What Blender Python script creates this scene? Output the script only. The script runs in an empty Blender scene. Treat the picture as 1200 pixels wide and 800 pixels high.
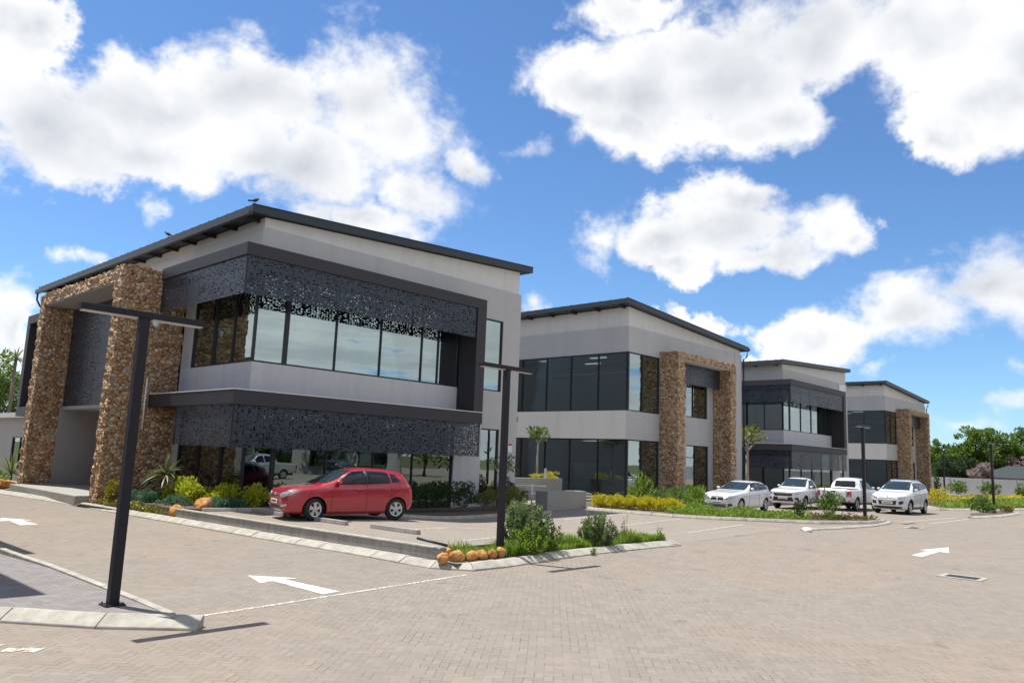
import bpy, bmesh, math, random
import numpy as np
from mathutils import Vector, Matrix, noise
from mathutils.bvhtree import BVHTree
R = math.radians
rng = np.random.default_rng(7)
random.seed(7)
scene = bpy.context.scene
COL = scene.collection

# ------------------------------------------------------------------ node helpers
class NT:
    def __init__(s, tree):
        s.t = tree
    def n(s, typ, inp=None, **kw):
        nd = s.t.nodes.new(typ)
        for k, v in kw.items():
            setattr(nd, k, v)
        for k, v in (inp or {}).items():
            s.set(nd.inputs[k], v)
        return nd
    def set(s, sock, v):
        if isinstance(v, bpy.types.Node):
            v = v.outputs[0]
        if isinstance(v, bpy.types.NodeSocket):
            s.t.links.new(v, sock)
        else:
            try:
                sock.default_value = v
            except Exception:
                sock.default_value = (v, v, v)
    def m(s, op, a, b=None, c=None, clamp=False):
        nd = s.t.nodes.new('ShaderNodeMath'); nd.operation = op; nd.use_clamp = clamp
        for i, v in enumerate((a, b, c)):
            if v is not None:
                s.set(nd.inputs[i], v)
        return nd.outputs[0]
    def v(s, op, a, b=None, c=None):
        nd = s.t.nodes.new('ShaderNodeVectorMath'); nd.operation = op
        for i, x in enumerate((a, b, c)):
            if x is not None:
                s.set(nd.inputs[i], x)
        return nd.outputs['Value'] if op in ('LENGTH', 'DISTANCE', 'DOT_PRODUCT') else nd.outputs[0]
    def ramp(s, fac, stops, interp='LINEAR'):
        nd = s.t.nodes.new('ShaderNodeValToRGB'); nd.color_ramp.interpolation = interp
        e = nd.color_ramp.elements
        while len(e) < len(stops):
            e.new(.5)
        for el, (p, c) in zip(e, stops):
            el.position = p
            el.color = (c[0], c[1], c[2], 1) if hasattr(c, '__len__') else (c, c, c, 1)
        s.set(nd.inputs[0], fac)
        return nd.outputs[0]
    def mix(s, f, a, b, mode='MIX'):
        nd = s.t.nodes.new('ShaderNodeMix'); nd.data_type = 'RGBA'; nd.blend_type = mode
        s.set(nd.inputs[0], f)
        for i, x in ((6, a), (7, b)):
            if isinstance(x, tuple) and len(x) == 3:
                x = (*x, 1)
            s.set(nd.inputs[i], x)
        return nd.outputs[2]
    def noise(s, vec, scale, detail=4, rough=.55, dist=0.):
        return s.n('ShaderNodeTexNoise', {'Vector': vec, 'Scale': scale, 'Detail': detail, 'Roughness': rough, 'Distortion': dist}).outputs[0]
    def sep(s, vec):
        return s.n('ShaderNodeSeparateXYZ', {0: vec}).outputs
    def comb(s, x, y, z):
        return s.n('ShaderNodeCombineXYZ', {0: x, 1: y, 2: z}).outputs[0]

def mat(name):
    m = bpy.data.materials.new(name); m.use_nodes = True
    t = m.node_tree; t.nodes.clear()
    h = NT(t); out = t.nodes.new('ShaderNodeOutputMaterial')
    return m, h, out

def pbr(h, out, col, rough=.6, metal=0., spec=.5, bump=None, bstr=.3, bdist=.02, **kw):
    b = h.n('ShaderNodeBsdfPrincipled')
    h.set(b.inputs['Base Color'], (*col, 1) if isinstance(col, tuple) and len(col) == 3 else col)
    h.set(b.inputs['Roughness'], rough); h.set(b.inputs['Metallic'], metal)
    h.set(b.inputs['Specular IOR Level'], spec)
    for k, v in kw.items():
        h.set(b.inputs[k.replace('_', ' ')], v)
    if bump is not None:
        bp = h.n('ShaderNodeBump', {'Strength': bstr, 'Distance': bdist, 'Height': bump})
        h.t.links.new(bp.outputs[0], b.inputs['Normal'])
    h.t.links.new(b.outputs[0], out.inputs[0])
    return b

MATS = {}
def simple(name, col, rough=.6, metal=0., spec=.5, var=.12, scale=3., **kw):
    m, h, out = mat(name)
    co = h.n('ShaderNodeTexCoord').outputs['Object']
    f = h.noise(co, scale, 5)
    c = h.mix(f, tuple(x*(1-var) for x in col), tuple(min(1, x*(1+var)) for x in col))
    pbr(h, out, c, rough, metal, spec, **kw)
    MATS[name] = m
    return m

# ------------------------------------------------------------------ object helpers
def tag(o, label=None, cat=None, group=None, kind=None):
    if label: o['label'] = label
    if cat: o['category'] = cat
    if group: o['group'] = group
    if kind: o['kind'] = kind
    return o

def empty(name, loc, rz=0., parent=None):
    o = bpy.data.objects.new(name, None); COL.objects.link(o)
    o.empty_display_size = .2
    o.location = loc; o.rotation_euler = (0, 0, rz)
    if parent: o.parent = parent
    return o

def thing(name, loc, label, cat, group=None, rz=0.):
    return tag(empty(name, loc, rz), label, cat, group)

def link_mesh(name, me, m, parent=None, smooth=False):
    for x in (m if isinstance(m, (list, tuple)) else [m]):
        me.materials.append(MATS[x] if isinstance(x, str) else x)
    o = bpy.data.objects.new(name, me); COL.objects.link(o)
    if parent: o.parent = parent
    if smooth:
        me.polygons.foreach_set('use_smooth', [True]*len(me.polygons))
    return o

def copy_tree(o, parent=None):
    c = o.copy(); COL.objects.link(c)
    if parent: c.parent = parent
    for ch in list(o.children):
        copy_tree(ch, c)
    return c

class MB:
    """collects simple solids into one mesh"""
    def __init__(s):
        s.v = []; s.f = []; s.mi = []
    def add(s, vs, fs, mi=0):
        b = len(s.v); s.v += [tuple(p) for p in vs]
        s.f += [tuple(b+i for i in f) for f in fs]; s.mi += [mi]*len(fs)
    def box(s, x0, x1, y0, y1, z0, z1, mi=0):
        v = [(x0, y0, z0), (x1, y0, z0), (x1, y1, z0), (x0, y1, z0), (x0, y0, z1), (x1, y0, z1), (x1, y1, z1), (x0, y1, z1)]
        s.add(v, [(0, 3, 2, 1), (4, 5, 6, 7), (0, 1, 5, 4), (1, 2, 6, 5), (2, 3, 7, 6), (3, 0, 4, 7)], mi)
        return s
    def hexa(s, bot, top, mi=0):
        n = len(bot)
        s.add(list(bot)+list(top), [tuple(range(n-1, -1, -1)), tuple(range(n, 2*n))] + [(i, (i+1) % n, n+(i+1) % n, n+i) for i in range(n)], mi)
        return s
    def prism(s, poly, z0, z1, mi=0):
        return s.hexa([(x, y, z0) for x, y in poly], [(x, y, z1) for x, y in poly], mi)
    def obox(s, c, d, L, W, z0, z1, mi=0):
        d = Vector((d[0], d[1])).normalized(); n = Vector((-d.y, d.x)); c = Vector((c[0], c[1]))
        p = [c+d*a*L/2+n*b*W/2 for a, b in ((-1, -1), (1, -1), (1, 1), (-1, 1))]
        return s.prism([(q.x, q.y) for q in p], z0, z1, mi)
    def tube(s, pts, r, n=8, cap=True, mi=0):
        pts = [Vector(p) for p in pts]
        rs = r if hasattr(r, '__len__') else [r]*len(pts)
        rings = []
        up = Vector((0, 0, 1))
        for i, p in enumerate(pts):
            t = (pts[min(i+1, len(pts)-1)]-pts[max(i-1, 0)]).normalized()
            a = t.cross(up)
            if a.length < .05: a = t.cross(Vector((1, 0, 0)))
            a.normalize(); b = t.cross(a).normalized()
            rings.append([p+(a*math.cos(k*2*math.pi/n)+b*math.sin(k*2*math.pi/n))*rs[i] for k in range(n)])
        vs = [q for rg in rings for q in rg]; fs = []
        for i in range(len(pts)-1):
            for k in range(n):
                fs.append((i*n+k, i*n+(k+1) % n, (i+1)*n+(k+1) % n, (i+1)*n+k))
        if cap:
            fs.append(tuple(range(n-1, -1, -1))); fs.append(tuple((len(pts)-1)*n+k for k in range(n)))
        s.add(vs, fs, mi)
        return s
    def lathe(s, prof, axis='y', n=32, mi=0, c=(0, 0, 0)):
        vs = []
        for (a, r) in prof:
            for k in range(n):
                t = 2*math.pi*k/n
                vs.append((c[0]+r*math.cos(t), c[1]+a, c[2]+r*math.sin(t)) if axis == 'y' else (c[0]+r*math.cos(t), c[1]+r*math.sin(t), c[2]+a))
        fs = []
        for i in range(len(prof)-1):
            for k in range(n):
                fs.append((i*n+k, i*n+(k+1) % n, (i+1)*n+(k+1) % n, (i+1)*n+k))
        s.add(vs, fs, mi)
        return s
    def mesh(s, name):
        me = bpy.data.meshes.new(name); me.from_pydata(s.v, [], s.f)
        me.polygons.foreach_set('material_index', s.mi)
        bm = bmesh.new(); bm.from_mesh(me); bmesh.ops.recalc_face_normals(bm, faces=bm.faces); bm.to_mesh(me); bm.free()
        me.update()
        return me
    def build(s, name, m, parent=None, smooth=False, bevel=0.):
        o = link_mesh(name, s.mesh(name), m, parent, smooth)
        if bevel:
            md = o.modifiers.new('Bevel', 'BEVEL'); md.width = bevel; md.segments = 2; md.limit_method = 'ANGLE'
        return o

def np_mesh(name, V, F):
    """V (n,3), F (m,k) equal-sided faces -> mesh"""
    me = bpy.data.meshes.new(name)
    V = np.asarray(V, np.float32); F = np.asarray(F, np.int32); k = F.shape[1]
    me.vertices.add(len(V)); me.vertices.foreach_set('co', V.ravel())
    me.loops.add(F.size); me.loops.foreach_set('vertex_index', F.ravel())
    me.polygons.add(len(F)); me.polygons.foreach_set('loop_start', np.arange(len(F), dtype=np.int32)*k)
    me.polygons.foreach_set('loop_total', np.full(len(F), k, np.int32))
    me.update(calc_edges=True); me.validate()
    return me

def sst(t):
    t = max(0., min(1., t)); return t*t*(3-2*t)
# ------------------------------------------------------------------ materials
def build_materials():
    # plaster
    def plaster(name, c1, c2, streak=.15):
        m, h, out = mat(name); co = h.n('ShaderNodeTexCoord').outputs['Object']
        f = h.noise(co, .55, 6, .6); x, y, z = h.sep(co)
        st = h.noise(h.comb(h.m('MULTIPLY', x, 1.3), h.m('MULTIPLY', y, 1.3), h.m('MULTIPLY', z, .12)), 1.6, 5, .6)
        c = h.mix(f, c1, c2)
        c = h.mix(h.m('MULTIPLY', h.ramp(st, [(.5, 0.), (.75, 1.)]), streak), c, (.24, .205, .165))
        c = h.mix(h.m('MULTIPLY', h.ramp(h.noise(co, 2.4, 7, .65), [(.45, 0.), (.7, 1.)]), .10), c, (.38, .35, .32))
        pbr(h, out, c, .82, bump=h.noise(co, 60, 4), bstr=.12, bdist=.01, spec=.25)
        MATS[name] = m
    plaster('plaster_light', (.64, .615, .585), (.71, .685, .655))
    plaster('plaster_grey', (.455, .448, .440), (.515, .508, .50))
    plaster('plaster_white', (.545, .54, .55), (.595, .59, .60), .2)
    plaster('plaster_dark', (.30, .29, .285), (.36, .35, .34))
    simple('frame_paint', (.027, .024, .030), .55, var=.08)
    simple('metal_dark', (.030, .034, .042), .38, .0, .5, var=.1)
    simple('lamp_metal', (.013, .012, .018), .5, .0, .3, var=.15)
    simple('roof_metal', (.028, .040, .050), .45, .2, var=.1)
    simple('gutter_metal', (.05, .055, .062), .45, .3, var=.1)
    simple('rafter_wood', (.03, .025, .022), .7)
    simple('alu_frame', (.016, .018, .022), .35, .2, .5)
    simple('pipe_white', (.7, .7, .68), .45, var=.05)
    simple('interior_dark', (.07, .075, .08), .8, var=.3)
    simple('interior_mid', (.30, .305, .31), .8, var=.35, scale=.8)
    simple('roof_green', (.018, .030, .028), .6, var=.2)
    simple('interior_light', (.58, .58, .56), .8, var=.1)
    simple('concrete', (.31, .295, .265), .85, var=.18, scale=2.2)
    simple('soil', (.10, .07, .05), .95, var=.35, scale=9)
    simple('bark', (.16, .12, .09), .9, var=.35, scale=14)
    simple('bark_pale', (.38, .32, .26), .85, var=.3, scale=14)
    simple('bird_feather', (.03, .03, .035), .7)
    simple('sign_red', (.5, .02, .02), .5)
    simple('paint_white', (.75, .75, .75), .5, var=.03)
    simple('lamp_lens', (.50, .48, .46), .35, var=.04)
    # kerb concrete with pale paint remains
    m, h, out = mat('kerb'); co = h.n('ShaderNodeTexCoord').outputs['Object']
    f = h.noise(co, 3.5, 7, .65); f2 = h.noise(co, .6, 3)
    c = h.mix(h.ramp(f, [(.35, 0.), (.65, 1.)]), (.28, .262, .225), (.45, .425, .36))
    c = h.mix(h.m('MULTIPLY', f2, .35), c, (.30, .27, .23))
    pbr(h, out, c, .85, bump=f, bstr=.25, spec=.25); MATS['kerb'] = m
    # retaining wall concrete
    m, h, out = mat('wall_concrete'); co = h.n('ShaderNodeTexCoord').outputs['Object']
    f = h.noise(co, 1.2, 7, .65); x, y, z = h.sep(co)
    st = h.noise(h.comb(x, h.m('MULTIPLY', y, 3.), h.m('MULTIPLY', z, .4)), 2.2, 6, .7)
    c = h.mix(h.ramp(f, [(.3, 0.), (.7, 1.)]), (.25, .235, .22), (.36, .34, .31))
    c = h.mix(h.ramp(st, [(.5, 0.), (.72, .65)]), c, (.09, .08, .075))
    pbr(h, out, c, .9, bump=f, bstr=.3, spec=.2); MATS['wall_concrete'] = m
    # road marking paint, worn
    for nm, lo in (('paint', .37), ('paint_worn', .41)):
        m, h, out = mat(nm); co = h.n('ShaderNodeTexCoord').outputs['Object']
        f = h.noise(co, 14, 6, .7)
        k = h.ramp(f, [(lo, 0.), (lo+.1, 1.)])
        bs = h.n('ShaderNodeBsdfPrincipled', {'Base Color': (.66, .64, .60, 1) if nm == 'paint' else (.56, .51, .44, 1), 'Roughness': .75, 'Specular IOR Level': .25})
        tr = h.n('ShaderNodeBsdfTransparent')
        mx = h.n('ShaderNodeMixShader', {0: k, 1: tr.outputs[0], 2: bs.outputs[0]})
        h.t.links.new(mx.outputs[0], out.inputs[0]); MATS[nm] = m
    # clay / concrete pavers laid in herringbone
    def pavers(name, cols, ang, unit, joint=.045, jcol=(.10, .087, .073), stain=1.):
        m, h, out = mat(name); co = h.n('ShaderNodeTexCoord').outputs['Object']
        x, y, z = h.sep(co); ca, sa = math.cos(ang)/unit, math.sin(ang)/unit
        wob = h.noise(co, .8, 2); 
        u = h.m('ADD', h.m('ADD', h.m('MULTIPLY', x, ca), h.m('MULTIPLY', y, sa)), h.m('MULTIPLY', wob, .5))
        v = h.m('ADD', h.m('SUBTRACT', h.m('MULTIPLY', y, ca), h.m('MULTIPLY', x, sa)), h.m('MULTIPLY', wob, .4))
        i, j = h.m('FLOOR', u), h.m('FLOOR', v)
        k = h.m('FLOORED_MODULO', h.m('SUBTRACT', i, j), 4.)
        hz = h.m('LESS_THAN', k, 1.5)
        inv = h.m('SUBTRACT', 1., hz)
        bx = h.m('SUBTRACT', i, h.m('MULTIPLY', hz, k))
        by = h.m('SUBTRACT', j, h.m('MULTIPLY', inv, h.m('SUBTRACT', 3., k)))
        lx, ly = h.m('SUBTRACT', u, bx), h.m('SUBTRACT', v, by)
        Lx, Ly = h.m('ADD', 1., hz), h.m('ADD', 1., inv)
        d = h.m('MINIMUM', h.m('MINIMUM', lx, h.m('SUBTRACT', Lx, lx)), h.m('MINIMUM', ly, h.m('SUBTRACT', Ly, ly)))
        fine = h.noise(co, 26, 5, .7)
        d2 = h.m('ADD', d, h.m('MULTIPLY', h.m('SUBTRACT', fine, .5), .07))
        face = h.ramp(h.m('DIVIDE', d2, joint*2.4), [(.25, 0.), (.8, 1.)])
        wn = h.n('ShaderNodeTexWhiteNoise', {'Vector': h.comb(bx, by, 0.)}, noise_dimensions='3D').outputs[0]
        c = h.ramp(wn, [(0., cols[0]), (.35, cols[1]), (.7, cols[2]), (1., cols[3])])
        big = h.noise(co, .16, 5, .6); mid = h.noise(co, .9, 6, .65)
        c = h.mix(h.m('MULTIPLY', h.ramp(big, [(.42, 0.), (.62, 1.)]), .40*stain), c, (.295, .226, .168))
        c = h.mix(h.m('MULTIPLY', h.ramp(mid, [(.48, 0.), (.75, 1.)]), .34*stain), c, (.168, .149, .131))
        # worn wheel tracks and dirt along the driving direction
        trk = h.noise(h.comb(h.m('MULTIPLY', x, .12), h.m('MULTIPLY', y, .9), 0.), .8, 5, .6)
        c = h.mix(h.m('MULTIPLY', h.ramp(trk, [(.5, 0.), (.68, 1.)]), .30*stain), c, (.22, .20, .178))
        c = h.mix(h.m('MULTIPLY', fine, .28), c, (.205, .18, .152))
        spot = h.ramp(h.noise(co, 1.35, 4, .5, .6), [(.655, 0.), (.70, 1.)])
        c = h.mix(h.m('MULTIPLY', spot, .34), c, (.10, .088, .078))
        open_j = h.ramp(h.noise(co, 2.6, 5, .65), [(.42, .06), (.66, .85)])
        c = h.mix(h.m('MULTIPLY', h.m('SUBTRACT', 1., face), open_j), c, jcol)
        hgt = h.m('ADD', h.m('MULTIPLY', face, .6), h.m('ADD', h.m('MULTIPLY', fine, .35), h.m('MULTIPLY', wn, .25)))
        pbr(h, out, c, .88, bump=hgt, bstr=.28, bdist=.012, spec=.22)
        MATS[name] = m
    warm = ((.222, .192, .158), (.240, .208, .172), (.268, .232, .193), (.230, .203, .172))
    pavers('pavers', warm, R(40), .105)
    lotc = ((.250, .220, .186), (.264, .233, .198), (.283, .248, .211), (.256, .228, .197))
    pavers('pavers_lot', lotc, 0., .105, stain=.8)
    grey = ((.165, .158, .165), (.195, .187, .192), (.225, .214, .216), (.18, .172, .178))
    pavers('pavers_grey', grey, R(8), .12, stain=.5)
    # ground
    m, h, out = mat('grass_ground'); co = h.n('ShaderNodeTexCoord').outputs['Object']
    c = h.mix(h.noise(co, .4, 6), (.05, .075, .022), (.12, .11, .05))
    pbr(h, out, c, .95, spec=.2); MATS['grass_ground'] = m
    # rubble stone cladding
    m, h, out = mat('stone'); co = h.n('ShaderNodeTexCoord').outputs['Object']
    wv = h.v('ADD', h.v('MULTIPLY', co, (1., 1., 1.35)), h.v('SCALE', h.n('ShaderNodeTexNoise', {'Vector': co, 'Scale': 5., 'Detail': 3.}).outputs[1], None))
    wv.node.inputs[1].links[0].from_node.inputs['Scale'].default_value = .10
    vo = h.n('ShaderNodeTexVoronoi', {'Vector': wv, 'Scale': 5.7}, feature='F1')
    ve = h.n('ShaderNodeTexVoronoi', {'Vector': wv, 'Scale': 5.7}, feature='DISTANCE_TO_EDGE').outputs['Distance']
    rr = h.sep(vo.outputs['Color'])
    c = h.ramp(rr[0], [(0., (.30, .17, .095)), (.2, (.52, .29, .145)), (.4, (.68, .38, .18)), (.56, (.58, .44, .30)), (.74, (.76, .54, .32)), (.9, (.80, .68, .51)), (1., (.44, .38, .32))], 'LINEAR')
    fine = h.noise(co, 24, 6, .7)
    c = h.mix(h.m('MULTIPLY', fine, .45), c, (.40, .24, .13))
    c = h.mix(h.m('MULTIPLY', rr[1], .35), c, (.42, .27, .15))
    gap = h.ramp(ve, [(.0, 0.), (.075, 1.)])
    c = h.mix(gap, (.035, .025, .018), c)
    hgt = h.m('ADD', h.m('MULTIPLY', h.ramp(ve, [(0., 0.), (.3, 1.)]), .8), h.m('ADD', h.m('MULTIPLY', fine, .25), h.m('MULTIPLY', rr[2], .5)))
    pbr(h, out, c, .85, bump=hgt, bstr=.9, bdist=.06, spec=.25); MATS['stone'] = m
    # boulders
    m, h, out = mat('boulder'); co = h.n('ShaderNodeTexCoord').outputs['Object']
    f = h.noise(co, 7, 8, .7)
    c = h.ramp(f, [(.3, (.26, .10, .03)), (.5, (.52, .25, .085)), (.7, (.60, .36, .17))])
    pbr(h, out, c, .9, bump=f, bstr=.6, bdist=.05, spec=.2); MATS['boulder'] = m
    # perforated metal sheet: short slots of random length, cut right through
    def screen(name, col, rough, metal):
        m, h, out = mat(name); co = h.n('ShaderNodeTexCoord').outputs['Object']
        x, y, z = h.sep(co); u = h.m('ADD', x, y)
        vec = h.comb(h.m('MULTIPLY', u, 8.6), h.m('MULTIPLY', z, 19.), 0.)
        vo = h.n('ShaderNodeTexVoronoi', {'Vector': vec, 'Scale': 1., 'Randomness': .82}, distance='CHEBYCHEV', voronoi_dimensions='2D')
        r = h.sep(vo.outputs['Color'])
        lim = h.m('MULTIPLY_ADD', r[0], .27, .13)
        hole = h.m('MULTIPLY', h.m('LESS_THAN', vo.outputs['Distance'], lim), h.m('GREATER_THAN', r[1], .22))
        f = h.noise(co, 1.2, 3)
        bs = h.n('ShaderNodeBsdfPrincipled', {'Roughness': rough, 'Metallic': metal, 'Base Color': h.mix(f, tuple(c*.88 for c in col), tuple(c*1.12 for c in col))})
        tr = h.n('ShaderNodeBsdfTransparent')
        mx = h.n('ShaderNodeMixShader', {0: hole, 1: bs.outputs[0], 2: tr.outputs[0]})
        h.t.links.new(mx.outputs[0], out.inputs[0]); MATS[name] = m
    screen('perforated', (.034, .043, .061), .36, .25)
    # coated architectural glass
    def glass(name, tint, refl, trans, ior=1.6):
        m, h, out = mat(name)
        fr = h.n('ShaderNodeFresnel', {'IOR': ior}).outputs[0]
        fac = h.m('ADD', h.m('MULTIPLY', fr, 1.0-refl), refl, clamp=True)
        co = h.n('ShaderNodeTexCoord').outputs['Object']
        bp = h.n('ShaderNodeBump', {'Strength': .035, 'Distance': .05, 'Height': h.noise(co, .7, 2)})
        gl = h.n('ShaderNodeBsdfGlossy', {'Color': (*tint, 1), 'Roughness': .012})
        h.t.links.new(bp.outputs[0], gl.inputs['Normal'])
        tr = h.n('ShaderNodeBsdfTransparent', {'Color': (*trans, 1)})
        mx = h.n('ShaderNodeMixShader', {0: fac, 1: tr.outputs[0], 2: gl.outputs[0]})
        h.t.links.new(mx.outputs[0], out.inputs[0]); MATS[name] = m
    glass('glass', (.80, .93, .92), .40, (.42, .50, .50))
    glass('glass_mid', (.80, .93, .92), .20, (.42, .50, .50))
    glass('glass_clear', (.85, .93, .95), .14, (.55, .62, .64))
    glass('glass_dark', (.75, .88, .92), .13, (.55, .63, .66), 1.5)
    m, h, out = mat('ceiling_lamp'); em = h.n('ShaderNodeEmission', {'Color': (1., .96, .88, 1), 'Strength': .9}); h.t.links.new(em.outputs[0], out.inputs[0]); MATS['ceiling_lamp'] = m
    # vehicle materials
    def paint(name, col, flake=0.):
        m, h, out = mat(name); co = h.n('ShaderNodeTexCoord').outputs['Object']
        f = h.noise(co, 2.5, 5)
        c = h.mix(f, tuple(x*.96 for x in col), tuple(min(1., x*1.03) for x in col))
        b = pbr(h, out, c, .34, flake, .5)
        b.inputs['Coat Weight'].default_value = 1.; b.inputs['Coat Roughness'].default_value = .04
        MATS[name] = m
    paint('paint_red', (.37, .006, .022)); paint('paint_car_white', (.63, .64, .665)); paint('paint_silver', (.42, .43, .43), .5)
    paint('paint_black', (.02, .02, .022))
    simple('tyre', (.018, .018, .018), .85, var=.3)
    simple('alloy', (.55, .55, .56), .28, .85, var=.06)
    simple('trim_black', (.016, .016, .017), .5, var=.1)
    simple('arch_dark', (.008, .008, .008), .9)
    simple('chrome', (.75, .75, .76), .12, 1., var=.02)
    simple('plate', (.74, .74, .70), .4, var=.03)
    simple('plate_text', (.05, .05, .06), .5)
    m, h, out = mat('car_glass'); pbr(h, out, (.008, .011, .016), .03, 0., .45); MATS['car_glass'] = m
    m, h, out = mat('windscreen'); pbr(h, out, (.022, .038, .046), .03, 0., .6); MATS['windscreen'] = m
    m, h, out = mat('headlamp'); pbr(h, out, (.42, .45, .50), .12, .55, .8); MATS['headlamp'] = m
    m, h, out = mat('tail_lamp'); pbr(h, out, (.40, .01, .012), .12, 0., .8); MATS['tail_lamp'] = m
    # foliage: hue differs leaf by leaf
    def leaf(name, a, b, c, trans=.35, rough=.5):
        m, h, out = mat(name)
        r = h.n('ShaderNodeNewGeometry').outputs['Random Per Island']
        col = h.ramp(r, [(0., a), (.5, b), (1., c)])
        bs = h.n('ShaderNodeBsdfPrincipled', {'Base Color': col, 'Roughness': rough, 'Specular IOR Level': .3})
        tl = h.n('ShaderNodeBsdfTranslucent', {'Color': h.mix(.5, col, (.16, .22, .03), 'ADD')})
        mx = h.n('ShaderNodeMixShader', {0: trans, 1: bs.outputs[0], 2: tl.outputs[0]})
        h.t.links.new(mx.outputs[0], out.inputs[0]); MATS[name] = m
    leaf('leaf_green', (.05, .10, .02), (.09, .165, .03), (.15, .23, .045))
    leaf('leaf_dark', (.016, .032, .014), (.028, .052, .02), (.045, .075, .026), .2)
    leaf('leaf_tree', (.05, .10, .016), (.10, .175, .025), (.17, .25, .04))
    leaf('leaf_olive', (.09, .11, .025), (.155, .17, .035), (.23, .23, .06))
    leaf('leaf_lime', (.26, .32, .02), (.42, .45, .03), (.58, .58, .05), .35)
    leaf('leaf_yellow', (.28, .30, .02), (.54, .47, .02), (.70, .55, .03), .35)
    leaf('leaf_teal', (.045, .115, .08), (.075, .165, .115), (.11, .215, .15), .25)
    leaf('leaf_gold', (.14, .13, .012), (.24, .20, .02), (.34, .27, .03), .3)
    leaf('leaf_grass', (.10, .18, .02), (.17, .27, .028), (.27, .36, .05), .4)
    leaf('leaf_silver', (.07, .125, .045), (.13, .20, .07), (.24, .30, .13), .35)
    leaf('leaf_sword', (.10, .14, .05), (.17, .21, .08), (.30, .31, .16), .25, .35)
    leaf('leaf_dry', (.16, .12, .06), (.24, .18, .10), (.12, .13, .05), .2)
    leaf('leaf_cover', (.08, .10, .03), (.16, .12, .045), (.24, .12, .05), .25)
    leaf('blossom_pink', (.26, .16, .19), (.36, .26, .28), (.48, .38, .39), .3)
build_materials()
# ------------------------------------------------------------------ buildings
def stone_block(name, x0, x1, y0, y1, z0, z1, parent, amp=.028, step=.11):
    bm = bmesh.new()
    def grid(o, a, b, na, nb):
        vs = [[bm.verts.new(o+a*(i/na)+b*(j/nb)) for j in range(nb+1)] for i in range(na+1)]
        for i in range(na):
            for j in range(nb):
                bm.faces.new((vs[i][j], vs[i+1][j], vs[i+1][j+1], vs[i][j+1]))
    X, Y, Z = Vector((x1-x0, 0, 0)), Vector((0, y1-y0, 0)), Vector((0, 0, z1-z0))
    nx, ny, nz = [max(1, int(math.ceil(l/step))) for l in (x1-x0, y1-y0, z1-z0)]
    o = Vector((x0, y0, z0))
    grid(o, X, Z, nx, nz); grid(o+Y, X, Z, nx, nz); grid(o, Y, Z, ny, nz); grid(o+X, Y, Z, ny, nz)
    grid(o, X, Y, nx, ny); grid(o+Z, X, Y, nx, ny)
    bmesh.ops.remove_doubles(bm, verts=bm.verts, dist=.0005)
    bmesh.ops.recalc_face_normals(bm, faces=bm.faces); bm.normal_update()
    for v in bm.verts:
        k = Vector((math.floor(v.co.x*4.5+v.co.z), math.floor(v.co.y*4.5+v.co.z*.7), math.floor(v.co.z*6.5)))
        d = noise.cell(k*1.37+Vector((3.3, 1.7, 9.1)))-.5
        d2 = noise.noise(v.co*9)
        v.co += v.normal*(amp*(d*1.5+d2*.8))
    me = bpy.data.meshes.new(name); bm.to_mesh(me); bm.free()
    return link_mesh(name, me, 'stone', parent)

def window(parent, ax, c, a0, a1, z0, z1, mulls=(), trans=(), fw=.06, fd=.11, gl='glass', inward=1, thick=()):
    """glazed opening in the plane x=c or y=c; the pane is the part, its aluminium frame the sub-part"""
    g = MB(); f = MB()
    def bx(mb, lo, hi, p, q, zz0, zz1):
        if ax == 'y': mb.box(lo, hi, p, q, zz0, zz1)
        else: mb.box(p, q, lo, hi, zz0, zz1)
    cuts = [a0]+sorted(mulls)+[a1]
    p, q = (c+.045*inward, c+.06*inward); p, q = min(p, q), max(p, q)
    for u, w in zip(cuts[:-1], cuts[1:]):
        bx(g, u+.01, w-.01, p, q, z0+.02, z1-.02)
    P, Q = (c-.012*inward, c+fd*inward); P, Q = min(P, Q), max(P, Q)
    bx(f, a0, a1, P, Q, z0, z0+fw); bx(f, a0, a1, P, Q, z1-fw, z1)
    bx(f, a0, a0+fw, P, Q, z0+fw, z1-fw); bx(f, a1-fw, a1, P, Q, z0+fw, z1-fw)
    for m_ in mulls:
        w = .05 if m_ not in thick else .15
        bx(f, m_-w/2, m_+w/2, P+.003, Q-.003, z0+fw, z1-fw)
    for t_ in trans:
        bx(f, a0+fw, a1-fw, P+.006, Q-.006, t_-.025, t_+.025)
    o = g.build('window', gl, parent)
    f.build('frame', 'alu_frame', o)
    return o

def screen(parent, ax, c, a0, a1, z0, z1, step=1.8):
    s = MB(); n = max(1, round((a1-a0)/step)); w = (a1-a0)/n
    for i in range(n):
        u, v = a0+i*w+.006, a0+(i+1)*w-.006
        if ax == 'y': s.box(u, v, c, c+.004, z0, z1)
        else: s.box(c, c+.004, u, v, z0, z1)
    o = s.build('perforated_screen', 'perforated', parent)
    q = c+.012
    for i in range(n+1):
        f = MB(); u = min(max(a0+i*w, a0+.03), a1-.03)
        if ax == 'y': f.box(u-.03, u+.03, q, q+.05, z0+.02, z1)
        else: f.box(q, q+.05, u-.03, u+.03, z0+.02, z1)
        f.build('screen_post', 'metal_dark', o)
    return o

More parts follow.
